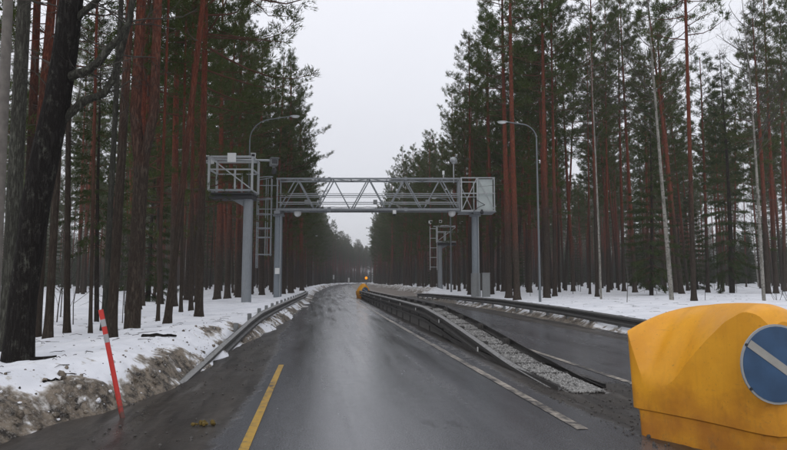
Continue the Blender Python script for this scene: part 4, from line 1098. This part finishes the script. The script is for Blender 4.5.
# the wood: pines, spruces and birches behind the edge trees
def in_view(x, y, m=2.0):
    # stays to what the camera's surroundings could see, with a margin
    return x > -.50 * y - m - 1.0 and x < .87 * y + m
cand = []
far = []
cells = {}
def ok(x, y, dmin):
    cx, cy = int(x // 4), int(y // 4)
    for i in (-1, 0, 1):
        for j in (-1, 0, 1):
            for (a, b) in cells.get((cx + i, cy + j), ()):
                if (a - x) ** 2 + (b - y) ** 2 < dmin * dmin: return False
    return True
def put(x, y): cells.setdefault((int(x // 4), int(y // 4)), []).append((x, y))
for a, b in placed: put(a, b)
for a, b in [(-3.82, 33.7), (-2.8, 42.7), (11.4, 40.5), (14.2, 68.8), (11.4, 29.8), (-4, 35), (-4.2, 71)]: put(a, b)
tries = 0
while tries < 60000:
    tries += 1
    y = 9 + 420 * random.random() ** 1.25; x = -130 + 330 * random.random()
    b = float(bend(y)); u = x - b
    le = -5.6 - (1.5 if y < 22 else 0) + .9 * math.sin(y * .37) * (y > 40) + (1.3 if y > 40 else 0)
    re = 13.2 + .8 * math.sin(y * .29)
    if u > le and u < re: continue
    if u > 0 and y < 36 + max(0, (18 - u)) * .6: continue
    if y < 200 and (u > 80 + 6 * random.random() or u < -62): continue
    if u < 0 and y < 19 and u > -7: continue
    if not in_view(x, y): continue
    if y > 160 and (u < -45 or u > 60) and random.random() < .6: continue
    edge = (le - 3 < u < le) or (re < u < re + 3.5)
    if u > 0 and y < 69 and 428 < (x * .9920 - y * .1259) / (x * .1259 + y * .9920) * 602.6 + 393.5 < 459: continue
    if u < 0 and y > 18:
        fx = (x * .9920 - y * .1259) / (x * .1259 + y * .9920) * 602.6 + 393.5      # bearing seen from the road
        if 200 < fx < 296 and y < 44: continue
        if fx < 132 and y < 150 and (y < 52 or random.random() < .72): continue
    back = u > 72 or u < -54
    if not ok(x, y, 1.7 if edge else (2.2 if back or y > 190 else 3.4)): continue
    if u > 0 and y > 30 and y < 140:
        fx = (x * .9920 - y * .1259) / (x * .1259 + y * .9920) * 602.6 + 393.5
        if (560 < fx < 592 or 696 < fx < 722 or 742 < fx < 760) and random.random() < .7: continue
    put(x, y); cand.append((x, y, edge and y < 190, u < 0, back))
cand.sort(key=lambda q: q[0] ** 2 + q[1] ** 2)
npine = 0
# labels: rank every tree by distance within the gap between two landmarks it grows in
LAND = [(18, 'the big leaning tree'), (101, 'the red snow stake'), (132, 'the forked pine'), (248, 'the camera platform column'), (277, 'the left gantry pillar'), (338, 'the far road bend'),
        (478, 'the right gantry pillar'), (540, 'the lone street lamp'), (601, 'the thin pale birch'), (672, 'the leaning pale birch'), (694, 'the copper pine'), (732, 'the dark bushy spruce'), (764, 'the slim white birch')]
def bearing(x, y): return (x * .9920 - y * .1259) / (x * .1259 + y * .9920) * 602.6 + 393.5
def gap(x, y):
    b = bearing(x, y)
    for i, (p_, nm) in enumerate(LAND):
        if b < p_:
            return ('left of ' + nm) if i == 0 else 'between ' + LAND[i - 1][1] + ' and ' + nm
    return 'right of ' + LAND[-1][1]
RANK = {}
for x, y in sorted(placed + [c[:2] for c in cand], key=lambda q: q[0] ** 2 + q[1] ** 2):
    g_ = gap(x, y); RANK.setdefault(g_, []).append((x, y))
ORD = ['nearest', 'second nearest', 'third nearest', 'fourth nearest', 'fifth nearest', 'sixth nearest', 'seventh nearest', 'eighth nearest', 'ninth nearest', 'tenth nearest']
def describe(x, y, look, kind):
    g_ = gap(x, y); k = RANK[g_].index((x, y))
    if k < len(ORD): return look + ' ' + kind + ', ' + ORD[k] + ' trunk ' + g_, None
    return 'distant ' + kind + ' far back ' + g_, kind + 's far back ' + g_

for x, y, edge, left, back in cand:
    z = float(ground_h(x, y)) - .05
    lean = rng.normal(size=2) * .026
    if npine >= 262 or y > 190:
        far.append((x, y, z, edge, left, back)); continue
    q = rng.random()
    if q < (.12 if not edge else .05) and y > 24:
        plant('spruce_tree', x, y, z, SPRUCE[[1, 2, 3, 1][rng.integers(0, 4)]], *describe(x, y, 'green bushy', 'spruce'), lean, None, None, .8 + .45 * rng.random())
    elif q < .14 and not edge:
        plant('birch_tree', x, y, z, BIRCH[rng.integers(0, 3)], *describe(x, y, 'leafless grey', 'birch'), lean, .07 + .04 * rng.random(), None, .85 + .2 * rng.random(), .10)
    else:
        npine += 1
        if edge:
            plant('pine_tree', x, y, z, EDGE[rng.integers(0, 4)], *describe(x, y, 'roadside', 'pine'), lean, .13 + .05 * rng.random(), (0 if left else math.pi) + rng.normal() * .5, .88 + .2 * rng.random())
        else:
            plant('pine_tree', x, y, z, PINE[rng.integers(0, 6)], *describe(x, y, 'slender', 'pine'), lean, .09 + .075 * rng.random() , None, .86 + .24 * rng.random())

# the rest of the wood, farther off: one object that scatters whole trees over its points
def far_wood(pts):
    me = bpy.data.meshes.new('far_wood'); P = np.array([p[:3] for p in pts], np.float32)
    me.vertices.add(len(P)); me.vertices.foreach_set('co', P.ravel())
    kind = np.array([(6 + rng.integers(0, 4)) if p[3] else (10 + rng.integers(0, 2) if rng.random() < (.8 if p[5] else .12) else rng.integers(0, 6)) for p in pts])
    rot = np.array([((0 if p[4] else math.pi) + rng.normal() * .5) if p[3] else rng.random() * 6.28 for p in pts])
    at = me.attributes.new('tree_kind', 'INT', 'POINT'); at.data.foreach_set('value', kind.astype(np.int32))
    at = me.attributes.new('turn', 'FLOAT', 'POINT'); at.data.foreach_set('value', rot.astype(np.float32))
    at = me.attributes.new('size', 'FLOAT', 'POINT'); at.data.foreach_set('value', (.85 + .25 * rng.random(len(P))).astype(np.float32))
    o = bpy.data.objects.new('far_wood', me); col.objects.link(o)
    ng = bpy.data.node_groups.new('scatter_trees', 'GeometryNodeTree')
    ng.interface.new_socket('Geometry', in_out='INPUT', socket_type='NodeSocketGeometry'); ng.interface.new_socket('Geometry', in_out='OUTPUT', socket_type='NodeSocketGeometry')
    gi = ng.nodes.new('NodeGroupInput'); go = ng.nodes.new('NodeGroupOutput'); jn = ng.nodes.new('GeometryNodeJoinGeometry')
    def named(nm, ty):
        x = ng.nodes.new('GeometryNodeInputNamedAttribute'); x.data_type = ty; x.inputs['Name'].default_value = nm; return x.outputs['Attribute']
    kd = named('tree_kind', 'INT'); tn = named('turn', 'FLOAT'); sz = named('size', 'FLOAT')
    cx = ng.nodes.new('ShaderNodeCombineXYZ'); ng.links.new(tn, cx.inputs[2])
    src = {}
    for ob in scn.objects:
        if ob.name.split('.')[0] in ('trunk', 'crown') and ob.type == 'MESH': src.setdefault(ob.data.name, ob)
    for k, (tr, cr) in enumerate(PINE + EDGE + SPRUCE[1:3]):
        for me_ in (tr, cr):
            if me_.name not in src: continue
            oi = ng.nodes.new('GeometryNodeObjectInfo'); oi.transform_space = 'ORIGINAL'; oi.inputs['Object'].default_value = src[me_.name]; oi.inputs['As Instance'].default_value = False
            cp = ng.nodes.new('FunctionNodeCompare'); cp.data_type = 'INT'; cp.operation = 'EQUAL'; ng.links.new(kd, cp.inputs[2]); cp.inputs[3].default_value = k
            ip = ng.nodes.new('GeometryNodeInstanceOnPoints')
            ng.links.new(gi.outputs[0], ip.inputs['Points']); ng.links.new(cp.outputs[0], ip.inputs['Selection']); ng.links.new(oi.outputs['Geometry'], ip.inputs['Instance'])
            ng.links.new(cx.outputs[0], ip.inputs['Rotation']); ng.links.new(sz, ip.inputs['Scale'])
            ng.links.new(ip.outputs[0], jn.inputs[0])
    ng.links.new(jn.outputs[0], go.inputs[0])
    md = o.modifiers.new('scatter', 'NODES'); md.node_group = ng
    return o
fw = far_wood(far); fw['kind'] = 'stuff'
print('pines', npine, 'far', len(far), 'candidates', len(cand))

# bare saplings and shrubs in the snow
SAP = []
for k in range(3):
    mb = MB()
    if k < 2: twig_tree(mb, np.zeros(3), np.array([.05, 0, 1.0]), 1.6 + k * .9, .016, 2, 0, 5)
    else:
        for j in range(6):
            a = rng.random() * 6.28; twig_tree(mb, np.array([math.cos(a) * .1, math.sin(a) * .1, 0]), np.array([math.cos(a) * .5, math.sin(a) * .5, 1]), .8 + .5 * rng.random(), .009, 2, 0, 4)
    SAP.append(mb.mesh('sapling', M_twig))
def sapling(x, y, k, label, s=1.0, group=None):
    o = bpy.data.objects.new('bare_sapling' if k < 2 else 'bare_shrub', SAP[k]); col.objects.link(o)
    o.location = (x, y, float(ground_h(x, y)) - .03); o.rotation_euler = (0, 0, rng.random() * 6.28); o.scale = (s, s, s)
    tag(o, label, 'sapling' if k < 2 else 'shrub', group)
sapling(21.2, 25.6, 2, 'bare brown shrub at the foot of the slim white birch', 1.1)
sapling(20.6, 24.2, 2, 'low bare shrub in the snow just left of the slim white birch', .8)
sapling(14.3, 26.5, 0, 'thin bare sapling between the pale birch and the copper pine', 1.2)
sapling(17.6, 25.6, 1, 'thin bare sapling close right of the copper pine', .8)
for x, y in [(-5.6, 14.6), (-6.2, 16.5), (-5.3, 17.5), (-7.2, 18), (-5.9, 21), (-6.9, 23), (-7.9, 20), (-5.2, 15.8)]:
    sapling(x, y, int(rng.integers(0, 2)), 'thin bare sapling in the snow among the left pines', .7 + .5 * rng.random(), 'bare saplings in the left wood')
for k in range(14):
    y = 34 + 22 * rng.random(); x = .35 * y + (.42 * y) * rng.random()
    sapling(x, y, int(rng.integers(0, 2)), 'thin bare sapling in the snow among the right pines', .8 + .7 * rng.random(), 'bare saplings in the right wood')

# small fir peeping out of the snow by the dark spruce
t = plant('spruce_tree', 27.6, 38.5, float(ground_h(27.6, 38.5)), SPRUCE[2], 'tiny young spruce low in the snow left of the dark bushy spruce', None, (.25, .1), .05, None, .22, .13)
# fallen twigs and bits of bark on the snow
mb = MB()
for k in range(420):
    if k < 230: y = 5.8 + 16 * rng.random() ** 1.4; x = float(left_foot(y)) - .5 - rng.random() * (1 + y * .28)
    else: y = 14 + 26 * rng.random(); x = 9.7 + rng.random() * max(1, .75 * y - 9)
    z = float(ground_h(x, y)) + .012; a = rng.random() * 6.28; L = .05 + .4 * rng.random() ** 3
    mb.tube([(x, y, z), (x + math.cos(a) * L * .5, y + math.sin(a) * L * .5, z + .02 * rng.random()), (x + math.cos(a + .4) * L, y + math.sin(a + .4) * L, z)], [.006, .005, .003], 3, 0, False)
lt = mb.build('twig_litter', M_twig); lt['kind'] = 'stuff'
def log(x, y, L, a, r, label):
    mb = MB(); z0 = float(ground_h(x, y)); p = []
    for s_ in np.linspace(-.5, .5, 6):
        X_, Y_ = x + math.cos(a) * L * s_, y + math.sin(a) * L * s_; p.append((X_ - x, Y_ - y, float(ground_h(X_, Y_)) - z0 + r * .5 + .012 * rng.normal()))
    mb.tube(p, np.linspace(r, r * .4, 6), 8); o = mb.build('fallen_branch', M_bark_black); o.location = (x, y, z0); tag(o, label, 'branch')
log(-2.90, 7.24, .24, .93, .018, 'short dark fallen branch on the dirty snow edge below the leaning tree')
log(-2.75, 11.2, .7, .9, .045, 'dark fallen branch lying on snow above the start of the left guard rail')
log(-3.5, 8.4, .3, .2, .03, 'dark bark piece lying in snow at the foot of the big leaning tree')

# thin winter mist over the whole place
mb = MB(); mb.box((0, 0, 21.5), (5400, 5400, 46))
hz_m = bpy.data.materials.new('mist'); hz_m.use_nodes = True
ht = hz_m.node_tree; ht.nodes.clear()
ho = ht.nodes.new('ShaderNodeOutputMaterial'); hv = ht.nodes.new('ShaderNodeVolumePrincipled')
hv.inputs['Color'].default_value = (.86, .87, .90, 1); hv.inputs['Density'].default_value = .0008
ht.links.new(hv.outputs[0], ho.inputs['Volume'])
hz = mb.build('haze', hz_m); hz['kind'] = 'stuff'
